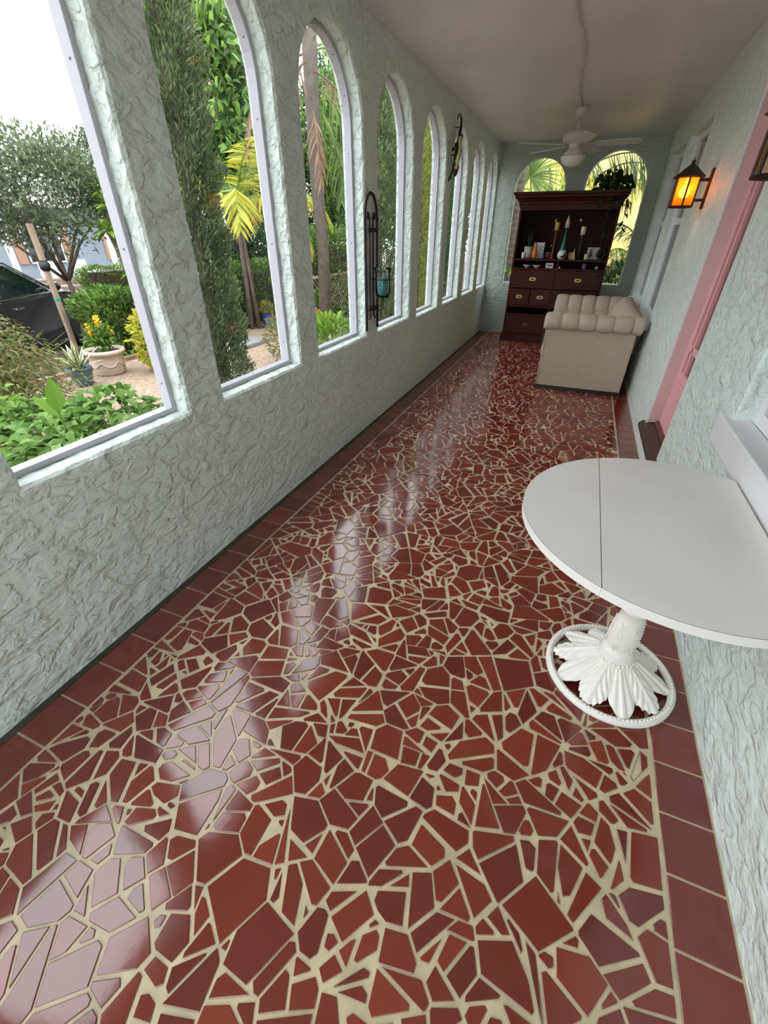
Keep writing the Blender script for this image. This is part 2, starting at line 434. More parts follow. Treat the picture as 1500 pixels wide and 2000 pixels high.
# end wall with two arches and the wall behind the camera
FA = [arch(-.915, .73, .80, 2.075, step=.06), arch(.135, .80, .825, 2.08, step=.06)]
outer = [(XL-.21, -.15), (XL-.21, ZC+.02), (XR+.22, ZC+.02), (XR+.22, -.15)]
mb = wall(lambda a, z, d: (a, YF+d, z), [0, .012, .05, .10, .16, .18], outer, FA, jit=.003)
struct('wall_far', mb, M['mint_far_dim'], 'end wall with two arched openings behind the hutch', 'wall')
mb = wall(lambda a, z, d: (a, YB-d, z), [0, .012, .10, .17, .18], outer, [rect(-1.25, .42, .04, 2.40)])
struct('wall_back', mb, M['mint'], 'end wall behind the camera', 'wall')
cl = MB().box(XL-.3, XR+.3, YB-.25, YF+.25, ZC, ZC+.2)
struct('ceiling', cl, M['ceil'], 'off white plaster porch ceiling', 'ceiling')
M['sky_blocker'] = mat('sky_blocker_paint', (196, 196, 190), .7)
struct('added_overhang', MB().box(XL-.16, XR+.8, YF+.18, YF+.75, ZC+.02, ZC+.12), M['sky_blocker'], 'added overhang outside the end arches that blocks sky light', 'light blocker')  # unseen overhang, added to keep sky light off the end arches
# dark rooms seen only as blackness behind the house windows
M['room'] = mat('dim_room', (38, 36, 36), .9)
M['dglass'] = mat('dark_window_glass', (34, 38, 42), .06, spec=.6)
M['lglass'] = mat('screened_glass_sheen', (120, 128, 130), .35)  # pale grey carries the reflection on the screened lower sash

def sash_window(n, y0, y1, z0, z1, label, sill):
    o = thing('window_%d' % n, (0, 0, 0), label, 'window'); o['kind'] = 'structure'
    X = XR+.09; m = .055; zm = z0+(z1-z0)*.55
    f = MB()
    f.box(X-.02, X+.03, y0, y0+m, z0, z1).box(X-.02, X+.03, y1-m, y1, z0, z1).box(X-.02, X+.03, y0+m, y1-m, z0, z0+m).box(X-.02, X+.03, y0+m, y1-m, z1-m, z1)
    f.build('frame', M['white'], o, bevel=.004)
    MB().box(X-.008, X+.026, y0+m, y1-m, zm-.03, zm+.03).build('meeting_rail', M['white'], o, bevel=.003)
    MB().box(X+.010, X+.016, y0+m, y1-m, zm+.03, z1-m).build('upper_pane', M['dglass'], o)
    MB().box(X+.004, X+.010, y0+m, y1-m, z0+m, zm-.03).build('lower_pane', M['lglass'], o)
    MB().box(sill[0], X-.02, sill[1], sill[2], sill[3], sill[4]).build('sill', M['white'], o, bevel=.006)
sash_window(9, 1.02, 2.18, .835, 2.32, 'house window beside the white table, nearest the camera', (.685, .96, 2.26, .714, .836))
sash_window(10, 5.46, 6.55, .72, 2.34, 'house window above the near half of the sofa', (.675, 5.40, 6.66, .655, .722))
sash_window(11, 6.80, 7.90, .72, 2.34, 'house window above the far end of the sofa', (.675, 6.70, 7.98, .655, .722))
# ------------------------------------------------------------------ pink front door
M['pink'] = mat('pink_door_paint', (238, 174, 174), .4, bump=(25, .08, .002))
M['jamb'] = mat('dusty_pink_jamb', (216, 188, 186), .5)
M['doorglass'] = mat('mauve_door_glass', (112, 82, 82), .12, spec=.5)
M['thresh'] = mat('dark_stained_wood', (58, 40, 38), .35, var=.25, vscale=14)
M['thresh2'] = mat('brown_saddle_wood', (104, 62, 48), .4, var=.2, vscale=14)
d = thing('door_1', (0, 0, 0), 'pink panelled front door set back in its frame', 'door'); d['kind'] = 'structure'
MB().box(XR-.004, XR+.012, 3.868, 3.90, .20, 2.37).box(XR-.004, XR+.012, 3.14, 3.868, 2.34, 2.37).build('casing', M['white'], d, bevel=.003)
MB().box(XR+.012, XR+.15, 3.862, 3.878, .225, 2.358).box(XR+.012, XR+.15, 3.152, 3.168, .225, 2.358).box(XR+.012, XR+.15, 3.168, 3.862, 2.342, 2.358).build('jamb', M['jamb'], d)
X = XR+.085
lf = MB().box(X, X+.04, 3.168, 3.862, .235, .66)                       # lower slab
lf.box(X, X+.04, 3.77, 3.862, .66, 2.34).box(X, X+.04, 3.168, 3.26, .66, 2.34).box(X, X+.04, 3.26, 3.77, 2.20, 2.34)
lf.box(X, X+.04, 3.26, 3.77, .80, .845)
lf.box(X, X+.035, 3.665, 3.695, .66, 2.20)
lf.build('door_leaf', M['pink'], d, bevel=.004)
MB().box(X+.022, X+.03, 3.26, 3.77, .66, 2.20).build('door_glass', M['doorglass'], d)
MB().prism([(3.22, .30), (3.22, .60), (3.80, .60), (3.80, .30)], 'x', X-.008, X).build('raised_panel', M['pink'], d, bevel=.006)
MB().prism([(XR-.045, .165), (XR-.045, .185), (XR-.02, .212), (XR+.09, .222), (XR+.09, .165)], 'y', 3.10, 3.93).build('threshold', M['thresh'], d, bevel=.003)
MB().prism([(XR+.055, .222), (XR+.065, .245), (XR+.11, .245), (XR+.115, .222)], 'y', 3.17, 3.86).build('saddle', M['thresh2'], d, bevel=.003)

# ------------------------------------------------------------------ white drop-leaf pedestal table
M['laminate'] = mat('white_laminate', (238, 236, 232), .32, var=.03, vscale=5)
M['edge_line'] = mat('dark_laminate_seam', (40, 38, 44), .6)
M['cast'] = mat('white_painted_cast_iron', (240, 238, 232), .38)
TX, TY, TZ, TR = .43, 1.365, .742, .462
t = thing('pedestal_table', (TX, TY, 0), 'white drop leaf pedestal table on an ornate cast iron foot against the right wall', 'table')
def topshape(x0, x1, n=48):
    """slice of the round top between two chords (local x)"""
    p = []
    def y(x): return math.sqrt(max(0, TR*TR-x*x))
    for i in range(n+1):
        u = i/n if x0 > -TR else 1-math.cos(PI/2*i/n); x = x0+(x1-x0)*u; p.append((x, -y(x)))
    for i in range(n, -1, -1):
        u = i/n if x0 > -TR else 1-math.cos(PI/2*i/n); x = x0+(x1-x0)*u; p.append((x, y(x)))
    return [q for i, q in enumerate(p) if math.dist(q, p[i-1]) > 1e-5]
for nm, a, b in (('tabletop', -.2185, .243), ('leaf', -TR, -.2192)):
    s_ = topshape(a, b); o = MB().prism(s_, 'z', TZ-.030, TZ-.0018).build(nm, M['laminate'], t)
    MB().prism(shrink(s_[::-1], .0003), 'z', TZ-.0018, TZ-.0008).build('seam_line', M['edge_line'], o)
    MB().prism(shrink(s_[::-1], .0008), 'z', TZ-.0008, TZ).build('surface', M['laminate'], o)
MB().box(-.19, .19, -.17, .17, TZ-.052, TZ-.030).build('mounting_plate', M['cast'], t, bevel=.004)
col = [(.062, .118), (.066, .126), (.066, .134), (.058, .142), (.060, .150), (.055, .158), (.044, .166), (.050, .185), (.054, .22), (.052, .26), (.045, .31), (.038, .352), (.048, .358), (.050, .368), (.044, .376), (.052, .384), (.053, .396), (.046, .404), (.043, .43), (.040, .47), (.037, .55), (.040, .62), (.050, .65), (.056, .666), (.06, .69)]
co = MB().lathe(col, n=32).build('column', M['cast'], t, smooth=True)
fe = MB()
for k in range(6):      # feathered relief panels on the column
    for j in range(9):
        a = k*PI/3; z = .178+j*.015; r = .0535-max(0, z-.24)*.09
        for s_ in (-1, 1):
            fe.tube([(r*math.cos(a), r*math.sin(a), z), (r*1.01*math.cos(a+s_*.22), r*1.01*math.sin(a+s_*.22), z+.014)], .0022, 5)
    fe.tube([((.054-.011*(i/8)**2)*math.cos(k*PI/3), (.054-.011*(i/8)**2)*math.sin(k*PI/3), .175+.14*i/8) for i in range(9)], .0028, 6)
fe.build('feather_relief', M['cast'], co, smooth=True)
bd = MB()
for k in range(26):
    a = 2*PI*k/26; bd.ball((.066*math.cos(a), .066*math.sin(a), .118), .0075, 8)
bd.build('bead_collar', M['cast'], co, smooth=True)
rg = MB().tube([(.227*math.cos(a), .227*math.sin(a), .013) for a in [2*PI*k/72 for k in range(72)]], .0115, 10, closed=True)
rg.lathe([(.213, .002), (.213, .017), (.240, .017), (.240, .002)], n=72, cap=False)
ri = rg.build('foot_ring', M['cast'], t, smooth=True)
bd = MB()
for k in range(96):
    a = 2*PI*k/96; bd.ball((.2265*math.cos(a), .2265*math.sin(a), .0235), .0058, 6)
bd.build('bead_row', M['cast'], ri, smooth=True)
def foot_surface(fu, fv):
    """pierced foot: ten leaves, plain and lobed in turn, running from the collar out to the ring"""
    th = 2*PI*fv-1.35; dl = PI/10; k = round((th+1.35)/(2*dl)); a_ = (th+1.35-k*2*dl)/dl; b_ = abs(a_)
    if k % 2: R_ = .156+.058*max(0, 1-b_**.95)**.75+.013*abs(math.sin(PI*3.5*b_))*min(1, 3*b_)*(1-b_*.4)
    else: R_ = .152+.066*max(0, 1-b_**1.7)
    R_ = min(R_, .2165); r = .052+(R_-.052)*fu; t_ = (r-.05)/.17
    z = .017+.104*max(0, 1-t_)**1.5+.014*math.sin(PI*min(1, t_))
    env = min(1, fu*4)
    if k % 2:
        z += env*(.0065*math.exp(-(a_*7)**2)+.0042*math.cos(2*PI*(t_*4.6-b_*1.9))*min(1, 2.2*b_)*(1-.3*t_)-.009*b_**4)
    else:
        z += env*(.0060*math.exp(-(a_*8)**2)+.0034*math.cos(2*PI*(b_*2.2*(1-.25*t_)))*(1-t_*.55)-.007*b_**5-.003)
    z -= .006*max(0, fu-.8)/.2*(1 if k % 2 else .4)
    return Vector((r*math.cos(th), r*math.sin(th), max(.007, z)))
MB().grid(foot_surface, 56, 720).build('acanthus_foot', M['cast'], t, smooth=True, solid=.006)
MB().lathe([(.058, .108), (.066, .113), (.064, .120), (.05, .122)], n=32).build('foot_hub', M['cast'], t, smooth=True)

# ------------------------------------------------------------------ tufted sofa
M['fabric'] = mat('oatmeal_upholstery', (190, 174, 154), .85, bump=(420, .25, .0015), var=.05, vscale=20)
M['sofa_base'] = mat('black_wood_plinth', (16, 14, 14), .4)
SX, SY = .18, 6.16
so = thing('tufted_sofa', (SX, SY, 0), 'beige button tufted sofa with rolled arms standing along the right wall', 'sofa', rz=0)
def L_(p): return Vector((p[0]-SX, p[1]-SY, p[2]))
def bez(pts, n):
    """smooth closed-ish profile through points (Catmull-Rom)"""
    o = []; P_ = [Vector(p) for p in pts]; P_ = [P_[0]*2-P_[1]]+P_+[P_[-1]*2-P_[-2]]
    for i in range(1, len(P_)-2):
        for k in range(n):
            t_ = k/n; a, b, c, d_ = P_[i-1:i+3]
            o.append(.5*((2*b)+(-a+c)*t_+(2*a-5*b+4*c-d_)*t_*t_+(-a+3*b-3*c+d_)*t_**3))
    o.append(P_[-2]); return o
def roll(name, prof, u0, u1, axis, seg, puff, fine=0, nu=160, lean=0):
    pr = bez(prof, 6); n = len(pr); nr = []
    for i in range(n):
        d_ = pr[min(i+1, n-1)]-pr[max(i-1, 0)]; nr.append(Vector((d_.y, -d_.x)).normalized())
    mb = MB(); vs = []
    for k in range(nu+1):
        f = k/nu; u = u0+(u1-u0)*f
        s_ = abs(math.sin(PI*(u-u0)/seg)) if not fine else 1
        q = s_**.30
        end = min(1, min(f, 1-f)*nu/5); end = math.sqrt(end*(2-end))
        for i in range(n):
            g = math.sin(PI*i/(n-1))**.5; dz = -puff*(q-1)*g
            if i < n*.42 and not fine: dz *= 1.9
            if fine: dz = -puff*(abs(math.sin(PI*(u-u0)/fine))**.5-1)*g
            dz += (1-end)*.022*g
            a = pr[i]+nr[i]*dz
            vs.append(L_((u, a.x, a.y)) if axis == 'x' else L_((a.x, u, a.y)))
    mb.v = vs; mb.f = [(k*n+i, (k+1)*n+i, (k+1)*n+i+1, k*n+i+1) for k in range(nu) for i in range(n-1)]
    mb.f += [tuple(range(n)), tuple(nu*n+i for i in range(n-1, -1, -1))]
    mb.mi = [0]*len(mb.f)
    return mb.build(name, M['fabric'], so, smooth=True)
YN, YFR = 5.25, 7.06
def box_(x0, x1, y0, y1, z0, z1): return MB().box(x0-SX, x1-SX, y0-SY, y1-SY, z0, z1)
box_(-.262, .625, YN, YN+.15, .035, .66).build('arm_panel', M['fabric'], so, bevel=.012)
box_(-.262, .625, YFR-.15, YFR, .035, .66).build('arm_panel', M['fabric'], so, bevel=.012)
near = [(YN+.26, .40), (YN+.23, .56), (YN+.18, .69), (YN+.11, .775), (YN+.03, .800), (YN-.045, .775), (YN-.078, .715), (YN-.060, .655), (YN+.0, .628), (YN+.03, .63)]
far = [(2*6.155-a, b) for a, b in near]
fs_ = roll('arm', near[::-1], -.292, .665, 'x', .171, .024); roll('arm', far, -.292, .665, 'x', .171, .024)
back = [(.36, .42), (.41, .57), (.455, .70), (.52, .785), (.59, .805), (.655, .78), (.683, .72), (.67, .66), (.625, .63), (.60, .63)]
roll('backrest', back, YN+.02, YFR-.02, 'y', .171, .013, fine=.088, nu=420)
box_(.50, .625, YN+.15, YFR-.15, .035, .66).build('back_panel', M['fabric'], so, bevel=.012)
box_(-.285, .42, YN+.20, YFR-.20, .285, .46).build('seat_cushion', M['fabric'], so, bevel=.05, segs=4)
box_(-.27, .50, YN+.15, YFR-.15, .035, .285).build('seat_base', M['fabric'], so, bevel=.015)
box_(-.268, .632, YN-.006, YFR+.006, 0, .037).build('plinth', M['sofa_base'], so, bevel=.003)
pip = MB()
pip.tube([L_((-.255, YN-.004, z)) for z in (.04, .2, .4, .63)], .004, 6).tube([L_((x, YN-.003, .042)) for x in (-.255, .2, .618)], .003, 6)
pip.build('piping', M['fabric'], so, smooth=True)
for k in range(1, 6):
    u = -.292+.171*k
    if u < .62:
        MB().ball(L_((u, YFR-.205, .63)), .012, 8).build('tuft_button', M['fabric'], so, smooth=True)

# ------------------------------------------------------------------ mahogany hutch
def wood(name, rgb, rough=.28):
    m = bpy.data.materials.new(name); m.use_nodes = True; N, L = nodes_of(m); b = N['Principled BSDF']
    b.inputs['Roughness'].default_value = rough; b.inputs['Specular IOR Level'].default_value = .22
    t_ = N.new('ShaderNodeTexCoord'); mp = N.new('ShaderNodeMapping'); mp.inputs['Scale'].default_value = (2, 12, 14)
    n = N.new('ShaderNodeTexNoise'); n.inputs['Scale'].default_value = 4; n.inputs['Detail'].default_value = 6; n.inputs['Distortion'].default_value = .6
    r = N.new('ShaderNodeValToRGB'); c = lin(rgb); r.color_ramp.elements[0].position = .35; r.color_ramp.elements[1].position = .7
    r.color_ramp.elements[0].color = (*[v*.7 for v in c], 1); r.color_ramp.elements[1].color = (*[v*1.2 for v in c], 1)
    L.new(t_.outputs['Object'], mp.inputs[0]); L.new(mp.outputs[0], n.inputs['Vector']); L.new(n.outputs['Fac'], r.inputs[0]); L.new(r.outputs[0], b.inputs['Base Color'])
    return m
M['mahog'] = wood('mahogany', (66, 19, 12), .42); M['mahog_dark'] = wood('mahogany_back', (44, 20, 11), .7)
M['brass'] = mat('aged_brass', (196, 176, 120), .35, .75)
M['brass_dark'] = mat('brass_recess', (96, 82, 52), .5, .6)
HX, HY = -.40, 7.74
h = thing('hutch', (HX, HY, 0), 'tall dark mahogany hutch with open shelves and brass pulls at the end wall', 'hutch')
def hb(x0, x1, y0, y1, z0, z1): return MB().box(x0-HX, x1-HX, y0-HY, y1-HY, z0, z1)
for a in (-1.065, .240): hb(a, a+.025, HY, 8.17, .10, 1.83).build('side_panel', M['mahog'], h, bevel=.002)
hb(-1.04, .24, 8.15, 8.168, .10, 1.82).build('back_panel', M['mahog_dark'], h)
hb(-1.09, .29, HY-.02, 8.17, 0, .11).build('plinth', M['mahog'], h, bevel=.006)
for z, dy in ((.11, 0), (.405, 0), (.525, 0), (1.045, 0), (1.165, -.012), (1.80, 0)):
    hb(-1.065+.025, .24, HY+.004+dy, 8.15, z-.010, z+.012).build('shelf', M['mahog'], h, bevel=.002)
for z0, z1 in ((.417, .515), (1.057, 1.155)): hb(-.412, -.392, HY+.006, 8.14, z0, z1).build('divider', M['mahog'], h)
hb(-.412, -.392, HY+.004, 8.14, .537, 1.035).build('divider', M['mahog'], h)
hb(-.412, -.392, HY+.004, 8.14, .122, .395).build('divider', M['mahog'], h)
hb(-1.045, .245, HY+.01, 8.13, 1.775, 1.80).build('top_rail', M['mahog'], h)
cp_ = [(0, 1.81), (-.012, 1.81), (-.012, 1.835), (-.022, 1.85), (-.022, 1.865), (-.05, 1.90), (-.085, 1.925), (-.085, 1.945), (-.105, 1.955), (-.105, 1.985), (0, 1.985)]
cm = MB(); rings = []
for (o_, z) in cp_:
    rings.append([(-1.065-HX+o_, 0+o_*.9, z), (.265-HX-o_*.7, 0+o_*.9, z), (.265-HX-o_*.7, 8.17-HY, z), (-1.065-HX+o_, 8.17-HY, z)])
for k in range(len(rings)-1): strip(cm, rings[k], rings[k+1])
cm.add(rings[-1], [(0, 1, 2, 3)]); cm.add(rings[0], [(3, 2, 1, 0)])
cm.build('cornice', M['mahog'], h)
def drawer(x0, x1, z0, z1, pulls=1, dull=False):
    o = hb(x0+.004, x1-.004, HY-.004, HY+.03, z0+.004, z1-.004).build('drawer', M['mahog'], h, bevel=.003)
    xc, zc = (x0+x1)/2-HX, (z0+z1)/2+.005
    def stad(w_, hh): return [(xc+sx_*(w_-hh)+hh*math.cos(a+(0 if sx_ > 0 else PI)), zc+hh*math.sin(a+(0 if sx_ > 0 else PI))) for sx_ in (1, -1) for a in [-PI/2+PI*i/8 for i in range(9)]]
    p = MB().prism(stad(.048, .023), 'y', -.010, -.004).build('pull_plate', M['brass'] if not dull else M['brass_dark'], o, bevel=.001)
    MB().prism(stad(.030, .011), 'y', -.0125, -.010).build('pull_recess', M['brass_dark'], o)
drawer(-1.04, -.412, .78, 1.034); drawer(-.392, .24, .78, 1.034)
drawer(-1.04, -.730, .538, .778); drawer(-.726, -.412, .538, .778); drawer(-.392, -.076, .538, .778); drawer(-.072, .24, .538, .778)
drawer(-1.04, -.412, .123, .394, dull=True); drawer(-.392, .24, .123, .394, dull=True)
# ------------------------------------------------------------------ ceiling fan and its conduit
M['fan'] = mat('fan_white', (206, 204, 198), .45)
M['opal'] = mat('opal_glass', (222, 220, 212), .3)
M['conduit'] = mat('painted_conduit', (204, 198, 194), .5)
FX, FY = -.40, 6.50
f = thing('ceiling_fan', (FX, FY, ZC), 'white five blade ceiling fan with a round light hanging near the far end', 'ceiling fan')
MB().lathe([(.02, 0), (.068, -.002), (.070, -.02), (.062, -.05), (.045, -.078), (.018, -.088)], n=28).build('canopy', M['fan'], f, smooth=True)
MB().lathe([(.012, -.08), (.012, -.115), (.017, -.118), (.017, -.13), (.012, -.133), (.012, -.16), (.030, -.175), (.034, -.19)], n=16).build('downrod', M['fan'], f, smooth=True)
MB().lathe([(.03, -.185), (.085, -.19), (.118, -.205), (.140, -.235), (.142, -.275), (.125, -.285), (.070, -.300), (.060, -.31), (.060, -.345), (.085, -.365), (.105, -.385), (.112, -.41)], n=36).build('motor_housing', M['fan'], f, smooth=True)
MB().lathe([(.112, -.405), (.128, -.412), (.130, -.420), (.118, -.455), (.085, -.488), (.04, -.505), (.005, -.508)], n=36).build('light_bowl', M['opal'], f, smooth=True)
for k in range(5):
    a = math.radians(-3+72*k); o_ = Matrix.Rotation(a, 4, 'Z')
    MB().prism([(.13, -.016), (.17, -.028), (.235, -.04), (.235, .04), (.17, .028), (.13, .016)], 'z', -.318, -.312).build('blade_iron', M['fan'], f).matrix_local = o_
    out = [(.20, -.055), (.24, -.062), (.60, -.070), (.645, -.062), (.66, -.04), (.66, .04), (.645, .062), (.60, .070), (.24, .062), (.20, .055)]
    b = MB().prism(out, 'z', -.004, .004).build('blade', M['fan'], f, bevel=.002)
    b.matrix_local = o_ @ Matrix.Translation((0, 0, -.312)) @ Matrix.Rotation(math.radians(-12), 4, 'X')
MB().tube([(.10, -.06, -.30), (.105, -.062, -.36), (.105, -.062, -.46)], .0016, 5).ball((.105, -.062, -.465), .006, 6).build('pull_chain', M['fan'], f)
cp2 = [(-.380, 2.2), (-.378, 3.83), (-.352, 4.35), (-.350, 4.75), (-.385, 5.25), (-.408, 5.7), (-.412, 6.1), (-.402, 6.42)]
cb = bez([(a, b, ZC-.010) for a, b in cp2], 8)
tag(MB().tube(cb, .0115, 8).build('conduit', M['conduit'], smooth=True), 'thin painted conduit running along the ceiling to the fan', 'conduit')

# ------------------------------------------------------------------ amber wall lanterns
M['iron'] = mat('blackened_copper', (58, 40, 30), .5, .5)
M['amber_lit'] = mat('amber_glass_lit', (226, 140, 40), .25, emit=((1.0, .42, .06), 1.5))
M['amber_off'] = mat('amber_glass', (150, 104, 44), .25)
M['bulb'] = mat('lit_bulb', (255, 240, 200), .3, emit=((1.0, .82, .5), 26))
def lantern(y, lit, label):
    lx = XR-.150
    o = thing('wall_lantern', (lx, y, 1.67), label, 'wall lantern', 'amber lanterns on the house wall')
    hx = lambda r, z, k: (r*math.cos(PI/6+k*PI/3), r*math.sin(PI/6+k*PI/3), z)
    rf = MB(); rf.add([hx(.118, .185, k) for k in range(6)]+[hx(.012, .265, k) for k in range(6)]+[hx(.108, .180, k) for k in range(6)]+[hx(.006, .250, k) for k in range(6)],
        [(k, (k+1) % 6, 6+(k+1) % 6, 6+k) for k in range(6)]+[(12+(k+1) % 6, 12+k, 18+k, 18+(k+1) % 6) for k in range(6)]+[(k, 12+k, 12+(k+1) % 6, (k+1) % 6) for k in range(6)])
    rf.ball((0, 0, .275), .014, 8).tube([(0, 0, .27), (0, 0, .305)], [.006, .002], 6)
    rf.build('roof', M['iron'], o)
    for k in range(6):
        MB().tube([hx(.083, 0, k), hx(.083, .19, k)], .0065, 4).build('corner_bar', M['iron'], o)
        a, b = Vector(hx(.080, .008, k)), Vector(hx(.080, .008, (k+1) % 6)); n_ = Vector((0, 0, .176)); t_ = (a+b).normalized()*.002; t_.z = 0
        MB().add([a, b, b+n_, a+n_, a-t_, b-t_, b+n_-t_, a+n_-t_], [(0, 1, 2, 3), (5, 4, 7, 6), (0, 4, 5, 1), (1, 5, 6, 2), (2, 6, 7, 3), (3, 7, 4, 0)]).build('glass_panel', M['lglass_on'] if lit else M['amber_off'], o)
    for z in (.004, .186): MB().tube([hx(.085, z, k) for k in range(6)], .007, 4, closed=True).build('rim', M['iron'], o)
    bx = XR-lx
    MB().box(bx-.012, bx, -.034, .034, -.012, .235).build('back_plate', M['iron'], o, bevel=.003)
    for z0, z1 in ((.035, .053), (.158, .178)): MB().box(.07, bx-.01, -.009, .009, z0, z1).build('bracket', M['iron'], o)
    MB().lathe([(.005, .06), (.026, .065), (.036, .085), (.036, .105), (.022, .13), (.012, .14), (.012, .18)], n=16).build('bulb', M['bulb'] if lit else M['opal'], o, smooth=True)
    if lit:
        l = bpy.data.lights.new('lantern_light', 'POINT'); l.energy = 2.8; l.color = (1, .62, .25); l.shadow_soft_size = .03
        lo = bpy.data.objects.new('lantern_light', l); COL.objects.link(lo); lo.parent = o; lo.location = (0, 0, .155)
    return o
m = bpy.data.materials.new('amber_glass_glowing'); m.use_nodes = True; N, L = nodes_of(m); N.remove(N['Principled BSDF'])
tr = N.new('ShaderNodeBsdfTransparent'); tr.inputs[0].default_value = (.92, .58, .22, 1); tl = N.new('ShaderNodeBsdfTranslucent'); tl.inputs[0].default_value = (.62, .24, .03, 1)
mx = N.new('ShaderNodeMixShader'); mx.inputs[0].default_value = .5; L.new(tr.outputs[0], mx.inputs[1]); L.new(tl.outputs[0], mx.inputs[2]); L.new(mx.outputs[0], N['Material Output'].inputs[0])
M['lglass_on'] = m
lantern(4.62, True, 'lit amber glass lantern on the wall above the sofa, beyond the pink door')
lantern(2.34, False, 'unlit amber lantern cut by the right picture edge, before the pink door')

# ------------------------------------------------------------------ iron candle sconce, glass and candle
M['black_iron'] = mat('black_wrought_iron', (30, 24, 24), .45, .3)
M['teal_wax'] = mat('teal_wax', (52, 142, 142), .5)
M['clear'] = glass('thin_clear_glass', (.86, .89, .88), 1.6)
sx_, sy_ = XL+.022, 3.475
s_ = thing('iron_sconce', (sx_, sy_, .83), 'tall black wrought iron candle sconce hung between two arched windows', 'sconce')
fr = MB(); hw = .108; top = .905
archp = [(-hw, 0)]+[(-hw, .76*i/6) for i in range(1, 7)]+[(-hw*math.cos(a)*1.0, .76+.148*math.sin(a)) for a in [PI*i/16 for i in range(1, 16)]]+[(hw, .76*(6-i)/6) for i in range(0, 7)]
fr.tube([(0, a, b) for a, b in archp], .0095, 6); fr.build('outer_frame', M['black_iron'], s_, smooth=True)
for sg in (-1, 1):
    pts = [(0, sg*.055, .075), (0, sg*.040, .11), (0, sg*.030, .15), (0, sg*.030, .70), (0, sg*.036, .76), (0, sg*.055, .79), (0, sg*.066, .775), (0, sg*.060, .755), (0, sg*.050, .765)]
    MB().tube(bez(pts, 5), .007, 6).build('inner_scroll', M['black_iron'], s_, smooth=True)
for z in (.155, .685): MB().box(-.010, .012, -.066, .066, z-.015, z+.015).build('binding_band', M['black_iron'], s_, bevel=.004)
arm = MB().tube([(.01, .0, .145), (.085, .0, .145), (.095, 0, .155), (.095, 0, .235)], .005, 6)
arm.lathe([(.01, .238), (.052, .240), (.056, .246), (.010, .246)], c=(.095, 0, 0), n=20); arm.build('candle_arm', M['black_iron'], s_, smooth=True)
rgm = MB().tube([(.095+.068*math.cos(a), .068*math.sin(a), .365) for a in [2*PI*k/28 for k in range(28)]], .004, 6, closed=True).tube([(.0, 0, .365), (.03, 0, .365)], .005, 6)
rgm.build('glass_ring', M['black_iron'], s_, smooth=True)
gx, gy, gz = sx_+.095, sy_, .83+.2465
MB_h = MB().lathe([(.050, .001), (.058, .02), (.061, .06), (.058, .12), (.058, .15), (.064, .18), (.072, .20), (.069, .199), (.061, .178), (.0555, .15), (.0555, .12), (.058, .06), (.055, .022), (.046, .006)], n=32)
tag(MB_h.build('hurricane_glass', M['clear'], smooth=True, loc=(gx, gy, gz)), 'flared clear hurricane glass in the iron sconce', 'glass')
cd = thing('pillar_candle', (gx, gy, gz+.0065), 'teal pillar candle inside the hurricane glass', 'candle')
MB().lathe([(.038, 0), (.041, .005), (.041, .118), (.037, .124), (.02, .118)], n=24).build('wax', M['teal_wax'], cd, smooth=True)
MB().tube([(0, 0, .115), (.001, 0, .132)], .0015, 5).build('wick', M['black_iron'], cd)

# ------------------------------------------------------------------ lizard wall ornament
lx0, ly0 = XL+.05, 5.55
lz = thing('lizard_ornament', (lx0, ly0, 2.0), 'black and yellow metal lizard with a long tail climbing down the arched wall', 'wall ornament')
M['lizard'] = mat('black_enamel', (26, 26, 24), .35)
M['lizard_y'] = mat('pale_yellow_enamel', (214, 208, 140), .35)
def lp(pts): return [(c, a, b) for a, b, c in pts]
body = bez(lp([(.03, .0, .02), (.035, .05, .02), (.03, .09, .015), (.05, .16, .02), (.085, .22, .02), (.10, .29, .015), (.13, .36, .01), (.155, .42, .01), (.15, .46, .012), (.09, .495, .012), (.02, .485, .012), (-.02, .445, .012)]), 6)
n_ = len(body)
def rad(k):
    u = k/(n_-1)
    ks = [(0, .008), (.05, .022), (.10, .026), (.16, .020), (.28, .036), (.38, .036), (.46, .022), (.58, .014), (.8, .009), (1, .004)]
    for (a, ra), (b, rb) in zip(ks, ks[1:]):
        if u <= b: return ra+(rb-ra)*(u-a)/(b-a)
MB().tube(body, [rad(k) for k in range(n_)], 10).build('body', M['lizard'], lz, smooth=True)
st = [Vector(p)+Vector((.010, -.012, 0)) for p in body[8:int(n_*.52)]]
MB().tube(st, [.4*rad(k+8)+.010 for k in range(len(st))], 8).build('yellow_stripe', M['lizard_y'], lz, smooth=True)
for pts in ([(.045, .11), (-.06, .08), (-.09, .02), (-.17, -.04)], [(.06, .12), (.11, .15), (.12, .10), (.155, .085)], [(.10, .27), (.01, .265), (-.02, .22), (-.10, .205)], [(.10, .28), (.165, .30), (.175, .345), (.215, .35)]):
    lg = MB().tube(bez(lp([(a, b, .012) for a, b in pts]), 5), .014, 7); e = pts[-1]; dd = 1 if e[0] > .05 else -1
    for q in (-.8, -.3, .3, .8): lg.tube(lp([(e[0], e[1], .012), (e[0]+dd*.03*math.cos(q), e[1]+.03*math.sin(q), .010)]), [.006, .003], 5)
    lg.build('leg', M['lizard'], lz, smooth=True)
for k in (int(n_*.3), int(n_*.62)): MB().tube([body[k], (XL-lx0-.001, body[k][1], body[k][2])], .004, 6).build('mounting_pin', M['lizard'], lz)
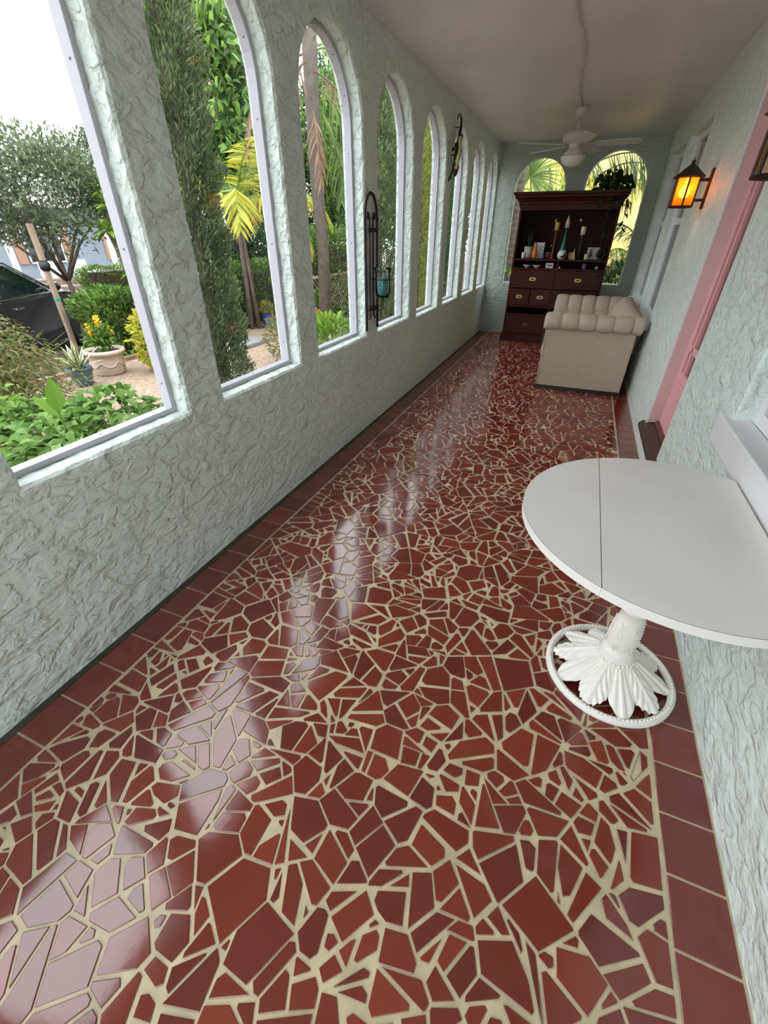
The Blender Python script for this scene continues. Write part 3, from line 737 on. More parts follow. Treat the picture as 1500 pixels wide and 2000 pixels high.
# ------------------------------------------------------------------ what stands in the hutch
def P_(rgb, r=.4, **k): return mat('glaze_%d_%d_%d' % rgb, rgb, r, **k)
M['wax_w'] = P_((216, 208, 184)); M['wax_y'] = P_((196, 168, 92)); M['stem_r'] = P_((132, 42, 34), .2); M['stem_g'] = P_((28, 58, 46), .2); M['stem_t'] = P_((54, 122, 110), .15)
M['ceramic_w'] = P_((222, 222, 216), .3); M['ceramic_g'] = P_((176, 176, 168), .45); M['black'] = P_((24, 24, 26), .4); M['orange'] = P_((206, 120, 36), .2)
M['ind'] = P_((96, 100, 132), .35); M['pinkpot'] = P_((150, 100, 108), .5); M['gold'] = P_((190, 158, 62), .35); M['cream'] = P_((226, 212, 178), .6); M['soil'] = mat('potting_soil', (52, 40, 32), .95, bump=(60, .8, .01))
M['deep_leaf'] = island('dark_houseplant_leaf', [(34, 58, 30), (50, 80, 40), (28, 46, 26)], .4, .2)
ZS1, ZS0 = 1.1775, 1.0575; IY = 7.86
def small(name, x, z, label, cat, y=IY): return thing(name, (x, y, z), label, cat, None)
# three glass candlesticks
def candlestick(x, zc, zt, stem, base_r, prof, wax, label, spire=False):
    o = small('candlestick', x, ZS1, label, 'candlestick', 7.94 if spire else IY); o['group'] = 'glass candlesticks in the hutch'
    h_ = zc-ZS1
    MB().lathe([(r*base_r, q*h_) for r, q in prof], n=22).build('stem', stem, o, smooth=True)
    MB().lathe([(.012, h_-.012), (.040, h_-.004), (.042, h_+.002), (.03, h_+.002)], n=20).build('drip_plate', stem, o, smooth=True)
    c = [(.034, 0), (.034, zt-zc-.004), (.030, zt-zc)] if not spire else [(.032, 0), (.031, .05), (.022, .095), (.010, .13), (.002, zt-zc)]
    MB().lathe([(r, h_+.002+q) for r, q in c], n=18).build('candle', wax, o, smooth=True)
tall = [(1, 0), (1, .02), (.55, .06), (.30, .20), (.26, .5), (.34, .9), (.5, 1)]
candlestick(-.515, 1.535, 1.634, M['stem_r'], .042, tall, M['wax_y'], 'candlestick with a red stem and a short yellowish candle, left of the three')
candlestick(-.385, 1.565, 1.72, M['stem_t'], .050, [(1, 0), (1.02, .12), (.9, .28), (.62, .45), (.34, .7), (.24, .95), (.5, 1)], M['wax_w'], 'middle candlestick, teal glass cone with a pointed white candle', True)
candlestick(-.148, 1.478, 1.58, M['stem_g'], .042, tall, M['wax_w'], 'candlestick with a dark green stem and a short white candle')
# potted snake plant
o = small('potted_plant', -.872, ZS1, 'grey pot with a thin leafed plant at the left end of the hutch shelf', 'potted plant')
MB().lathe([(.042, 0), (.058, .02), (.064, .155), (.060, .155), (.056, .13)], n=24).build('pot', M['ceramic_g'], o, smooth=True)
for k in range(5):
    a = k*1.3; MB().tube([(0, 0, .12), (.02*math.cos(a), .02*math.sin(a), .22), (.045*math.cos(a)+.01, .045*math.sin(a), .30+.02*k)], [.006, .007, .001], 5).build('leaf', M['deep_leaf'], o)
tag(MB().lathe([(.018, 0), (.025, .01), (.027, .075), (.023, .08), (.02, .07)], n=18).build('ceramic_cup', M['ceramic_w'], smooth=True, loc=(-.925, 7.80, ZS1)), 'small white ceramic cup in front of the grey pot', 'cup')
# frame with striped black and white border
def photo_frame(name, x, y, z, w_, hh, lab, border, inner, tilt=-.16, striped=False, bw=.035):
    o = thing(name, (x, y, z), lab, 'picture'); R = Matrix.Rotation(tilt, 4, 'X')
    f_ = MB().box(-w_/2, w_/2, -.006, .006, 0, bw).box(-w_/2, w_/2, -.006, .006, hh-bw, hh).box(-w_/2, -w_/2+bw, -.006, .006, bw, hh-bw).box(w_/2-bw, w_/2, -.006, .006, bw, hh-bw)
    f_.build('border', border, o).matrix_local = R
    MB().box(-w_/2+bw, w_/2-bw, -.002, .004, bw, hh-bw).build('picture', inner, o).matrix_local = R
    MB().box(-.02, .02, .005, .008, .01, hh*.7).build('easel_back', M['black'], o).matrix_local = Matrix.Rotation(tilt-.3+.16, 4, 'X') @ Matrix.Translation((0, .012, 0))
    return o
m = bpy.data.materials.new('striped_inlay'); m.use_nodes = True; N, L = nodes_of(m); b = N['Principled BSDF']; b.inputs['Roughness'].default_value = .3
t_ = N.new('ShaderNodeTexCoord'); wv = N.new('ShaderNodeTexWave'); wv.inputs['Scale'].default_value = 14; wv.bands_direction = 'DIAGONAL'
r = N.new('ShaderNodeValToRGB'); r.color_ramp.interpolation = 'CONSTANT'; r.color_ramp.elements[0].color = (.9, .9, .9, 1); r.color_ramp.elements[1].position = .55; r.color_ramp.elements[1].color = (.25, .25, .28, 1)
L.new(t_.outputs['Object'], wv.inputs['Vector']); L.new(wv.outputs['Fac'], r.inputs[0]); L.new(r.outputs[0], b.inputs['Base Color']); M['striped'] = m
photo_frame('framed_photo', -.725, 7.87, ZS1+.003, .155, .205, 'picture frame with a black and white striped border behind the orange vase', M['striped'], M['ceramic_g'])
tag(MB().lathe([(.022, 0), (.034, .01), (.040, .05), (.034, .10), (.020, .145), (.014, .185), (.018, .205), (.014, .205), (.010, .18)], n=22).build('glass_vase', M['orange'], smooth=True, loc=(-.765, 7.795, ZS1)), 'slender amber orange glass vase before the striped frame', 'vase')
tag(MB().lathe([(.018, 0), (.030, .015), (.028, .045), (.014, .06), (.018, .075), (.013, .075)], n=18).build('bud_vase', M['ind'], smooth=True, loc=(-.645, 7.79, ZS1)), 'tiny blue grey bud vase right of the striped frame', 'vase')
o = small('flower_pot', -.590, ZS1, 'pinkish pot of dark foliage with one white bloom in the hutch', 'potted plant', 7.98)
MB().lathe([(.035, 0), (.05, .03), (.052, .085), (.046, .085)], n=20).build('pot', M['pinkpot'], o, smooth=True)
# leaf helper -------------------------------------------------------
def leaves(P, D, Ln, Wd, N_=None, fold=.25, droop=0., shape='diamond'):
    """P base points, D directions, Ln lengths, Wd widths -> MB of folded leaves"""
    n = len(P); D = D/np.linalg.norm(D, axis=1, keepdims=True)
    if N_ is None: N_ = rng.normal(size=(n, 3))+np.array([0, 0, 1.2])
    S_ = np.cross(D, N_); S_ /= np.linalg.norm(S_, axis=1, keepdims=True)+1e-9; U = np.cross(S_, D)
    Ln = np.broadcast_to(np.asarray(Ln, float), (n,))[:, None]; Wd = np.broadcast_to(np.asarray(Wd, float), (n,))[:, None]
    g = np.array([0, 0, -1.])
    if shape == 'diamond':
        tip = P+D*Ln+g*droop*Ln; l = P+D*Ln*.45+S_*Wd*.5+U*fold*Wd; r_ = P+D*Ln*.45-S_*Wd*.5+U*fold*Wd
        V = np.stack([P, l, tip, r_], 1).reshape(-1, 3); F = [(0, 1, 2), (0, 2, 3)]; k = 4
    elif shape == 'oval':
        m1 = P+D*Ln*.35+g*droop*Ln*.1; m2 = P+D*Ln*.7+g*droop*Ln*.45; tip = P+D*Ln+g*droop*Ln
        a1 = m1+S_*Wd*.5+U*fold*Wd; b1 = m1-S_*Wd*.5+U*fold*Wd; a2 = m2+S_*Wd*.40+U*fold*Wd*.8; b2 = m2-S_*Wd*.40+U*fold*Wd*.8
        V = np.stack([P, a1, a2, tip, b2, b1, m1, m2], 1).reshape(-1, 3); F = [(0, 1, 6), (1, 2, 7, 6), (2, 3, 7), (3, 4, 7), (4, 5, 6, 7), (5, 0, 6)]; k = 8
    else:   # blade
        m1 = P+D*Ln*.5+g*droop*Ln*.22; tip = P+D*Ln+g*droop*Ln
        V = np.stack([P+S_*Wd*.3, m1+S_*Wd*.5, tip, m1-S_*Wd*.5, P-S_*Wd*.3], 1).reshape(-1, 3); F = [(0, 1, 3, 4), (1, 2, 3)]; k = 5
    mb = MB(); mb.v = [tuple(v) for v in V]; mb.f = [tuple(q+i*k for q in f_) for i in range(n) for f_ in F]; mb.mi = [0]*len(mb.f)
    return mb
def sph(n): v = rng.normal(size=(n, 3)); return v/np.linalg.norm(v, axis=1, keepdims=True)
d_ = sph(90); d_[:, 2] = np.abs(d_[:, 2])*.8
leaves(np.array([0, 0, .09])+d_*rng.uniform(.0, .06, (90, 1)), d_+np.array([0, 0, .4]), .05, .022).build('foliage', M['deep_leaf'], o, fix=False)
MB().ball((.035, -.03, .165), .012, 8, (1, 1, .7)).build('bloom', M['ceramic_w'], o, smooth=True)
# round white globe vase with a dark mouth
o = small('globe_vase', -.374, ZS1, 'round white globe vase with a dark open mouth below the middle candlestick', 'vase', 7.80)
MB().lathe([(.03, 0), (.052, .012), (.066, .045), (.064, .075), (.05, .105), (.034, .118), (.030, .112), (.046, .098), (.058, .07), (.05, .03)], n=24).build('body', M['ceramic_w'], o, smooth=True)
MB().lathe([(.040, 0), (.044, .004), (.036, .006)], n=20, M=Matrix.Rotation(math.radians(68), 3, 'X') @ Matrix.Rotation(.35, 3, 'Z')).build('mouth', M['black'], o, smooth=True).location = (.018, -.052, .06)
tag(MB().box(-.028, .028, -.028, .028, 0, .085).build('gold_box', M['gold'], bevel=.004, loc=(-.256, 7.90, ZS1)), 'small gold yellow box behind the folded paper fan', 'box')
bk = MB()
for k in range(5):
    a = -.55+.275*k; w_ = .016
    bk.add([(-.012*k+.02, -.03, 0), (-.012*k+.02, .03, 0), (.06*math.sin(a)*.3-.004*k, .02, .135), (.06*math.sin(a)*.3-.004*k, -.02, .135), (-.012*k+.026, -.03, 0), (-.012*k+.026, .03, 0), (.06*math.sin(a)*.3-.004*k+.003, .02, .135), (.06*math.sin(a)*.3-.004*k+.003, -.02, .135)], [(0, 1, 2, 3), (7, 6, 5, 4), (0, 3, 7, 4), (1, 5, 6, 2), (3, 2, 6, 7), (0, 4, 5, 1)])
o = small('standing_book', -.208, ZS1, 'open cream paged booklet standing on end in the hutch', 'book', 7.79)
bk.build('pages', M['cream'], o)
MB().prism([(-.046, 0), (-.040, 0), (.002, .138), (-.002, .140)], 'y', -.032, .032).build('cover', M['gold'], o)
photo_frame('picture_card', .045, 7.88, ZS1+.003, .165, .150, 'pale picture card with a dark figure at the right of the hutch shelf', M['ceramic_g'], M['ceramic_g'], bw=.012)
o = bpy.data.objects['picture_card']
MB().lathe([(.012, .028), (.022, .04), (.018, .085), (.010, .095), (.014, .115), (.006, .128)], n=14).build('figure', M['black'], o).matrix_local = Matrix.Translation((-.03, -.008, 0)) @ Matrix.Diagonal((1, .12, 1, 1))
tag(MB().lathe([(.022, 0), (.027, .01), (.027, .068), (.022, .074)], n=18).build('votive_candle', M['wax_w'], smooth=True, loc=(-.035, 7.79, ZS1)), 'stubby cream votive candle before the picture card', 'candle')
o = small('round_ornament', .158, ZS1, 'dark round ring ornament at the right end of the hutch shelf', 'ornament', 7.86)
MB().tube([(.055*math.cos(a), 0, .074+.055*math.sin(a)) for a in [2*PI*k/26 for k in range(26)]], .014, 8, closed=True).build('ring', M['black'], o, smooth=True)
MB().box(-.045, .045, -.025, .025, 0, .012).build('foot', M['black'], o, bevel=.003)
for x, z, lab in ((-.566, 1.66, 'small white knob on the hutch back above the yellowish candle'), (-.218, 1.665, 'small white knob on the hutch back above the dark green candlestick')):
    tag(MB().ball((0, 0, 0), .020, 10).build('sphere', M['ceramic_w'], smooth=True, loc=(x, 8.13, z)), lab, 'sphere', 'white spheres on the hutch back')  # plain white balls for two small dots of unidentified kind
# lower slot
for x, lab in ((-.850, 'left white footed bowl in the hutch slot'), (-.706, 'right white footed bowl beside the little framed picture')):
    tag(MB().lathe([(.028, 0), (.026, .006), (.050, .022), (.067, .036), (.063, .036), (.045, .024), (.02, .012)], n=26).build('bowl', M['ceramic_w'], smooth=True, loc=(x, 7.82, ZS0)), lab, 'bowl', 'white bowls in the hutch slot')
photo_frame('framed_print', -.520, 7.80, ZS0+.003, .105, .065, 'little white framed picture lying in the hutch slot', M['ceramic_w'], M['ind'], bw=.020)
tag(MB().lathe([(.016, 0), (.012, .015), (.004, .038)], n=14).build('shell', M['ceramic_w'], smooth=True, loc=(-.372, 7.78, ZS0)), 'tiny white cone shaped shell right of the hutch divider', 'shell')
tag(MB().lathe([(.026, 0), (.030, .005), (.033, .07), (.030, .07), (.027, .012)], n=20).build('tumbler', M['ind'], smooth=True, loc=(-.03, 7.83, ZS0)), 'blue grey tumbler in the right hutch slot', 'tumbler')
tag(MB().ball((0, 0, .022), .023, 12, (1, 1, .95)).build('white_ball', M['ceramic_w'], smooth=True, loc=(.138, 7.79, ZS0)), 'small white ball at the right end of the hutch slot', 'ball')
# trailing pothos
M['pothos'] = island('pothos_leaf', [(30, 52, 22), (44, 74, 30), (62, 96, 40), (26, 42, 20)], .35, .25)
po = thing('trailing_pothos', (.10, 7.93, 1.986), 'dark green pothos trailing from the top right corner of the hutch', 'potted plant')
MB().lathe([(.055, 0), (.075, .02), (.085, .11), (.079, .11), (.07, .09)], n=24).build('pot', M['ceramic_g'], po, smooth=True)
V_ = [[(0, 0, .10), (.02, -.14, .10), (.02, -.23, -.02), (.015, -.235, -.25), (.01, -.235, -.48), (.02, -.24, -.75), (.04, -.25, -1.03)],
      [(0, 0, .10), (.14, -.06, .11), (.215, -.08, 0), (.225, -.10, -.2), (.235, -.11, -.42)], [(0, 0, .10), (-.08, -.16, .09), (-.12, -.235, -.03), (-.13, -.24, -.16)],
      [(0, 0, .10), (.06, -.18, .08), (.08, -.25, -.06), (.07, -.25, -.22)], [(0, 0, .1), (.16, .05, .12), (.22, .03, .0), (.23, .0, -.12)]]
vm = MB(); LP = []; LD = []
for q in V_:
    c_ = bez(q, 8); vm.tube(c_, .0035, 5)
    for k in range(8, len(c_), 3):
        LP.append(c_[k]); LD.append(Vector((random.gauss(.1, .7), random.gauss(-.5, .6), random.gauss(-.5, .4))))
vm.build('vine', M['pothos'], po)
for k in range(190):
    a = random.uniform(0, 2*PI); r_ = random.uniform(.02, .22); LP.append((r_*math.cos(a), -.06+r_*math.sin(a)*.8, .09+random.uniform(-.03, .13)-r_*.35)); LD.append((math.cos(a), math.sin(a)-.3, random.gauss(.1, .5)))
leaves(np.array([tuple(p) for p in LP], float), np.array([tuple(p) for p in LD], float), rng.uniform(.06, .10, len(LP)), rng.uniform(.045, .07, len(LP)), droop=.25, shape='oval', fold=.12).build('foliage', M['pothos'], po, fix=False)
# ------------------------------------------------------------------ garden and street beyond the arches
GZ = -.35
def gravel():
    m = bpy.data.materials.new('pea_gravel'); m.use_nodes = True; N, L = nodes_of(m); b = N['Principled BSDF']; b.inputs['Roughness'].default_value = .9
    t_ = N.new('ShaderNodeTexCoord'); v = N.new('ShaderNodeTexVoronoi'); v.inputs['Scale'].default_value = 38; L.new(t_.outputs['Object'], v.inputs['Vector'])
    r = N.new('ShaderNodeValToRGB'); e = r.color_ramp.elements; e[0].color = (*lin((112, 90, 74)), 1); e[1].color = (*lin((180, 158, 138)), 1); L.new(v.outputs['Color'], r.inputs[0]); L.new(r.outputs[0], b.inputs['Base Color'])
    bn = N.new('ShaderNodeBump'); bn.inputs['Strength'].default_value = .8; bn.inputs['Distance'].default_value = .015; bn.invert = True; L.new(v.outputs['Distance'], bn.inputs['Height']); L.new(bn.outputs[0], b.inputs['Normal'])
    return m
M['gravel'] = gravel()
M['mulch'] = mat('dark_mulch', (66, 54, 42), .95, var=.35, vscale=6, bump=(30, .8, .03))
M['asphalt'] = mat('asphalt', (92, 90, 88), .85, var=.1, vscale=3, bump=(90, .3, .004))
M['paving'] = mat('pale_paving', (168, 150, 138), .85, var=.2, vscale=1.5)
M['kerb'] = mat('weathered_brick_edging', (142, 112, 94), .9, var=.25, vscale=6)
struct('ground_1', MB().box(-6.95, XL-.17, -5, 10.6, GZ-.3, GZ), M['gravel'], 'gravel court beside the porch', 'ground')
struct('ground_2', MB().box(-8.7, -6.95, -5, 12, GZ-.32, GZ-.02).box(-6.95, XL-.17, 10.6, 12, GZ-.3, GZ-.01), M['mulch'], 'dark planting bed round the gravel', 'ground')
struct('ground_3', MB().box(-8.7, XR+8, 12, 45, GZ-.3, GZ-.03).box(XL-.17, XR+3, YF+.24, 12, GZ-.3, GZ-.03), M['mulch'], 'shady ground beyond the end of the porch', 'ground')
struct('ground_5', MB().box(XL-.17, XR+6, -9, YB-.2, GZ-.3, -.16), M['paving'], 'entrance path before the open end of the porch', 'ground')
struct('street', MB().box(-15.2, -8.7, -30, 60, -.9, -.60), M['asphalt'], 'grey street beyond the garden', 'street')
struct('ground_4', MB().box(-45, -15.2, -30, 60, -.9, -.42), M['paving'], 'pale paved yard across the street', 'ground')
ke = MB()
for y0 in np.arange(-1, 10.4, .40): ke.box(-7.01, -6.90, y0, y0+.385, GZ-.05, GZ+.06)
struct('trim_2', ke, M['kerb'], 'low brick edging between gravel and planting bed', 'edging')

# leaf colours
def LM(name, cols, **k): k = {**dict(rough=.55, transl=.28), **k}; return island(name, [tuple(int(v) for v in c) for c in cols], **k)
M['box'] = LM('box_hedge_leaf', [tuple(min(235, v*1.32) for v in c) for c in [(44, 62, 26), (66, 92, 40), (88, 116, 52), (50, 74, 30), (112, 134, 66)]])
M['broad'] = LM('broad_leaf', [(66, 98, 38), (88, 124, 50), (108, 142, 66), (74, 108, 44), (128, 158, 82)], rough=.5, spec=.2)
M['cyp'] = LM('cypress_leaf', [tuple(min(235, v*1.35) for v in c) for c in [(50, 60, 40), (68, 80, 52), (88, 98, 66), (58, 68, 46), (100, 106, 74)]])
M['cyp_y'] = LM('golden_cypress_leaf', [tuple(min(235, v*1.25) for v in c) for c in [(88, 96, 46), (116, 124, 58), (138, 142, 72), (74, 84, 42)]])
M['oak'] = LM('grey_green_leaf', [(72, 84, 58), (98, 110, 78), (124, 134, 102), (82, 94, 66)])
M['tulip'] = LM('deep_green_leaf', [tuple(min(235, v*1.45) for v in c) for c in [(36, 56, 30), (58, 82, 42), (82, 108, 54), (104, 130, 62), (44, 64, 34)]])
M['olive'] = LM('olive_leaf', [tuple(min(235, v*1.40) for v in c) for c in [(64, 66, 28), (90, 92, 40), (116, 116, 54), (78, 80, 34)]])
M['dark'] = LM('dark_tree_leaf', [tuple(min(235, v*1.50) for v in c) for c in [(26, 40, 24), (38, 56, 30), (52, 74, 38), (30, 46, 26)]])
M['lime'] = LM('lime_leaf', [(112, 148, 52), (140, 172, 66), (92, 130, 48), (160, 186, 84)])
M['gold'] = LM('golden_palm_leaf', [tuple(min(235, v*1.08) for v in c) for c in [(150, 152, 50), (182, 176, 62), (128, 144, 52), (200, 190, 84), (110, 136, 50)]])
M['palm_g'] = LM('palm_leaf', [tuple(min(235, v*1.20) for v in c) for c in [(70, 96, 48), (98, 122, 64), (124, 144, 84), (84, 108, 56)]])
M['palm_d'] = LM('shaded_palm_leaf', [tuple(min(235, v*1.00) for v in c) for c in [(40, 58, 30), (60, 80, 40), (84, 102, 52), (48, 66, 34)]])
M['dead'] = LM('dry_frond', [tuple(min(235, v*1.15) for v in c) for c in [(120, 92, 72), (146, 114, 92), (98, 76, 60), (160, 132, 108)]])
M['feather'] = LM('feathery_leaf', [(82, 100, 44), (108, 122, 58), (136, 112, 72), (70, 90, 40), (122, 130, 70)])
M['bark'] = mat('tree_bark', (104, 92, 80), .9, var=.3, vscale=7, bump=(24, .7, .02))
M['palmbark'] = mat('ringed_palm_bark', (94, 86, 78), .9, var=.25, vscale=9, bump=(14, .8, .02))
M['terra'] = mat('terracotta', (176, 96, 66), .8, var=.15, vscale=9)
M['stone_w'] = mat('cast_stone_white', (188, 172, 156), .85, var=.12, vscale=9, bump=(26, .4, .01))
M['teal_pot'] = mat('teal_glazed_pot', (58, 92, 104), .3, var=.2, vscale=8)
M['blue_pot'] = mat('cobalt_glazed_pot', (38, 52, 150), .25)
M['flower_y'] = mat('yellow_petal', (236, 196, 52), .5); M['flower_o'] = mat('orange_petal', (226, 116, 42), .5)
M['steel'] = mat('grey_stone_slab', (132, 132, 132), .7, var=.12, vscale=8)

def shrub(name, loc, radii, n, ll, lw, m, label, cat, group=None, shape='diamond', clump=.0, up=.35, trunk=None, bark='bark', flat=False, ncl=0, droop=.1):
    """bush or tree crown: leaves spread through clumps near the surface of an ellipsoid; loc = foot of the plant"""
    o = thing(name, loc, label, cat, group); cz = trunk or 0
    R_ = np.array(radii); c0 = np.array([0, 0, cz+R_[2]*(1.0 if not flat else .9)])
    if ncl:
        d = sph(ncl); rr = rng.uniform(.45, 1, (ncl, 1))**.5; C_ = d*rr*(1-clump)
        idx = rng.integers(0, ncl, n); P = C_[idx]+sph(n)*rng.uniform(0, 1, (n, 1))**.5*clump
        D = sph(n)*.7+(P-C_[idx])/max(clump, .01)*.8+np.array([0, 0, up])
    else:
        d = sph(n); P = d*rng.uniform(.55, 1, (n, 1))**.6; P *= 1+.07*np.sin(P[:, :1]*9)*np.cos(P[:, 1:2]*8+P[:, 2:]*6); D = d+sph(n)*.8+np.array([0, 0, up])
    if flat: P = np.sign(P)*np.abs(P)**.55*np.array([.9, .9, .9])
    P = P*R_+c0; P[:, 2] = np.maximum(P[:, 2], .01)
    leaves(P, D, rng.uniform(.6, 1.3, n)*ll, rng.uniform(.7, 1.2, n)*lw, droop=droop, shape=shape).build('foliage', m, o, fix=False)
    if trunk:
        h_ = cz+R_[2]*.9; tb = MB(); w0 = max(.02, .022*h_**1.2)
        tb.tube(bez([(0, 0, 0), (.03*h_, .02*h_, cz*.5), (-.01*h_, .03*h_, cz), (0, 0, h_)], 5), [w0*(1-.7*i/15) for i in range(16)], 8)
        tb.build('trunk', M[bark], o, smooth=True)
        for k in range(5):
            a = k*1.256+.4; e = Vector((R_[0]*.62*math.cos(a), R_[1]*.62*math.sin(a), cz+R_[2]*(.7+.25*(k % 3))))
            MB().tube([(0, .03*h_, cz*.8), e*.5+Vector((0, 0, cz*.45)), e], [w0*.55, w0*.35, w0*.12], 6).build('branch', M[bark], o, smooth=True)
    else:
        st = MB()
        for k in range(1):
            st.tube([(0, 0, 0), (.03, .02, R_[2]*.6), (0, .03, R_[2]*1.4)], [.02, .014, .006], 6)
        st.build('stem', M['bark'], o, smooth=True)
    return o
def cypress(loc, r, h_, m, label, n=9000):
    o = thing('column_cypress', loc, label, 'cypress', 'columnar cypresses outside the arched windows')
    z = rng.uniform(.02, 1, n)**.9; a = rng.uniform(0, 2*PI, n)
    prof = r*np.minimum(1, (z*9)**.5)*np.minimum(1, ((1-z)*3.2)**.7)
    prof *= 1+.20*np.sin(a*3+z*23)*np.sin(z*37+a)+.14*np.sin(a*5-z*61)+.12*np.sin(z*90+a*2)
    rr = rng.uniform(.35, 1, n)**.5
    P = np.stack([np.cos(a)*prof*rr, np.sin(a)*prof*rr, z*h_], 1); D = np.stack([np.cos(a)*.6, np.sin(a)*.6, np.full(n, .75)], 1)+sph(n)*.6
    leaves(P, D, rng.uniform(.03, .075, n), rng.uniform(.010, .020, n)).build('foliage', m, o, fix=False)
    MB().tube([(0, 0, 0), (.02, .01, h_*.5), (0, 0, h_*.93)], [.07, .045, .01], 8).build('trunk', M['bark'], o, smooth=True)
    return o
cypress((-3.02, 3.27, GZ), .235, 5.2, M['cyp'], 'grey green column cypress outside the second arched window', 42000)
cypress((-3.0, 7.02, GZ), .30, 3.75, M['cyp'], 'slim cypress outside the fourth window, behind the iron sconce', 24000)
cypress((-3.05, 9.05, GZ), .34, 4.2, M['cyp_y'], 'yellowish cypress outside the fifth arched window', 24000)
cypress((-3.3, 11.0, GZ), .5, 5.6, M['dark'], 'tall dark cypress added beyond the farthest arched window to block sky', 22000)  # added to cut sky light reaching the far windows
# hedges
def hedge(y0, y1, x0, x1, top, label, n=12000, z0=GZ):
    o = thing('box_hedge', ((x0+x1)/2, (y0+y1)/2, z0), label, 'hedge', 'clipped hedges')
    P = rng.uniform(-1, 1, (n, 3)); f_ = rng.integers(0, 3, n); s2 = np.where(rng.random(n) < .5, -1, 1)
    for k in range(3): P[f_ == k, k] = s2[f_ == k]*rng.uniform(.82, 1.06, (f_ == k).sum())
    P[:, 2] = np.abs(P[:, 2]) if False else P[:, 2]
    hx_, hy_, hz_ = (x1-x0)/2, (y1-y0)/2, (top-z0)/2
    w_ = 1+.08*np.sin(P[:, 1:2]*7+P[:, 2:]*5)
    P = P*w_*np.array([hx_, hy_, hz_])+np.array([0, 0, hz_]); P[:, 2] = np.maximum(.02, P[:, 2])
    D = P-np.array([0, 0, hz_]); D = D/np.array([hx_, hy_, hz_])+sph(n)*.9+np.array([0, 0, .3])
    leaves(P, D, rng.uniform(.05, .10, n), rng.uniform(.03, .06, n), shape='diamond').build('foliage', M['box'], o, fix=False)
    MB().box(-hx_*.75, hx_*.75, -hy_*.9, hy_*.9, 0, 2*hz_*.85).build('inner_twigs', M['mulch'], o)
    return o
hedge(5.35, 7.3, -7.9, -7.1, .62, 'clipped box hedge behind the white urn outside the nearest window')
hedge(8.35, 10.8, -7.6, -6.9, .86, 'clipped box hedge behind the cobalt pot outside the second window', 9000)
hedge(10.1, 12.7, -7.1, -5.78, 1.5, 'tall hedge behind the lattice outside the third window', 12000)
la = MB()
for k in range(22):
    for sg in (1, -1):
        y0 = 9.85+k*.13; a = (-5.88, y0, GZ); b = (-5.88, y0+sg*.95, GZ+.95)
        if 9.8 <= b[1] <= 12.6: la.tube([a, b], .011, 4)
o = thing('lattice_fence', (0, 0, 0), 'weathered diagonal lattice fence in front of the tall hedge', 'fence')
la.build('lattice', M['stone_w'], o); MB().box(-5.91, -5.85, 9.8, 12.65, GZ+.93, GZ+.98).build('top_rail', M['stone_w'], o)
# broad leafed bed right below the nearest window
for x, y, r_, h_, lab in ((-2.42, 1.45, .42, .42, 'broad leafed shrub against the porch wall at the left of the nearest window'), (-2.40, 2.15, .40, .37, 'broad leafed shrub below the right corner of the nearest window'),
                          (-3.15, 1.75, .50, .36, 'broad leafed shrub in the middle of the bed below the nearest window'), (-3.45, 2.32, .46, .33, 'broad leafed shrub at the right back of the bed, before the urn'), (-3.9, 2.0, .42, .30, 'broad leafed shrub at the left back of the bed, before the feathery bush')):
    n = 330; o = thing('leafy_shrub', (x, y, GZ), lab, 'shrub', 'broad leafed shrubs below the nearest window')
    d = sph(n); d[:, 2] = np.abs(d[:, 2]); P = d*rng.uniform(.35, 1, (n, 1))**.5*np.array([r_, r_, h_*1.2])+np.array([0, 0, .36])
    leaves(P, d*np.array([1, 1, .35])+sph(n)*.45+np.array([0, 0, .1]), rng.uniform(.10, .19, n), rng.uniform(.055, .095, n), N_=np.tile([0, 0, 1.], (n, 1))+sph(n)*.35, droop=.45, shape='oval', fold=.20).build('foliage', M['broad'], o, fix=False)
    for k in range(9):
        a = k*.7; MB().tube([(0, 0, 0), (.4*r_*math.cos(a), .4*r_*math.sin(a), .25), (.75*r_*math.cos(a), .75*r_*math.sin(a),   .36+h_*.7)], [.008, .006, .003], 5).build('stem', M['box'], o)
leaves(np.array([[.02, 0, .80], [-.02, .02, .76]]), np.array([[.12, .05, 1.], [-.5, -.2, .6]]), [.26, .2], [.11, .09], N_=np.array([[1., -.4, 0], [1, 0, .5]]), shape='oval').build('tall_leaf', M['lime'], bpy.data.objects['leafy_shrub.002'], fix=False)
MB().tube([(0, 0, .1), (.02, 0, .5), (.02, 0, .82)], .006, 5).build('tall_stem', M['lime'], bpy.data.objects['leafy_shrub.002'])
shrub('leafy_bush', (-2.75, 4.95, GZ), (.35, .55, .50), 1500, .12, .05, M['lime'], 'bright green bush close outside the third arched window', 'shrub', shape='oval')
shrub('leafy_bush', (-4.2, 6.4, GZ), (.5, .6, .42), 1500, .10, .02, M['feather'], 'wispy brownish bush outside the second window', 'shrub', shape='blade')
# feathery shrub, left edge
o = thing('feathery_bush', (-5.7, 2.75, GZ), 'large feathery brown green bush at the left picture edge', 'shrub')
n = 5200; a = rng.uniform(0, 2*PI, n); t_ = rng.uniform(.15, 1, n); el = rng.uniform(.3, 1.45, n)
P = np.stack([np.cos(a)*np.cos(el)*t_*.95, np.sin(a)*np.cos(el)*t_*.95, np.sin(el)*t_*1.15], 1); P[:, 2] += .08-.25*t_**2*np.cos(el)
P[:, 2] = np.maximum(.02, P[:, 2])
leaves(P, np.stack([np.cos(a), np.sin(a), np.full(n, .1)], 1)+sph(n)*.9, rng.uniform(.05, .12, n), .016, droop=.4, shape='blade').build('foliage', M['feather'], o, fix=False)
for k in range(14):
    b = k*.46; MB().tube([(0, 0, 0), (.3*math.cos(b), .3*math.sin(b), .6), (.8*math.cos(b), .8*math.sin(b), .85)], [.008, .006, .002], 4).build('stem', M['feather'], o)
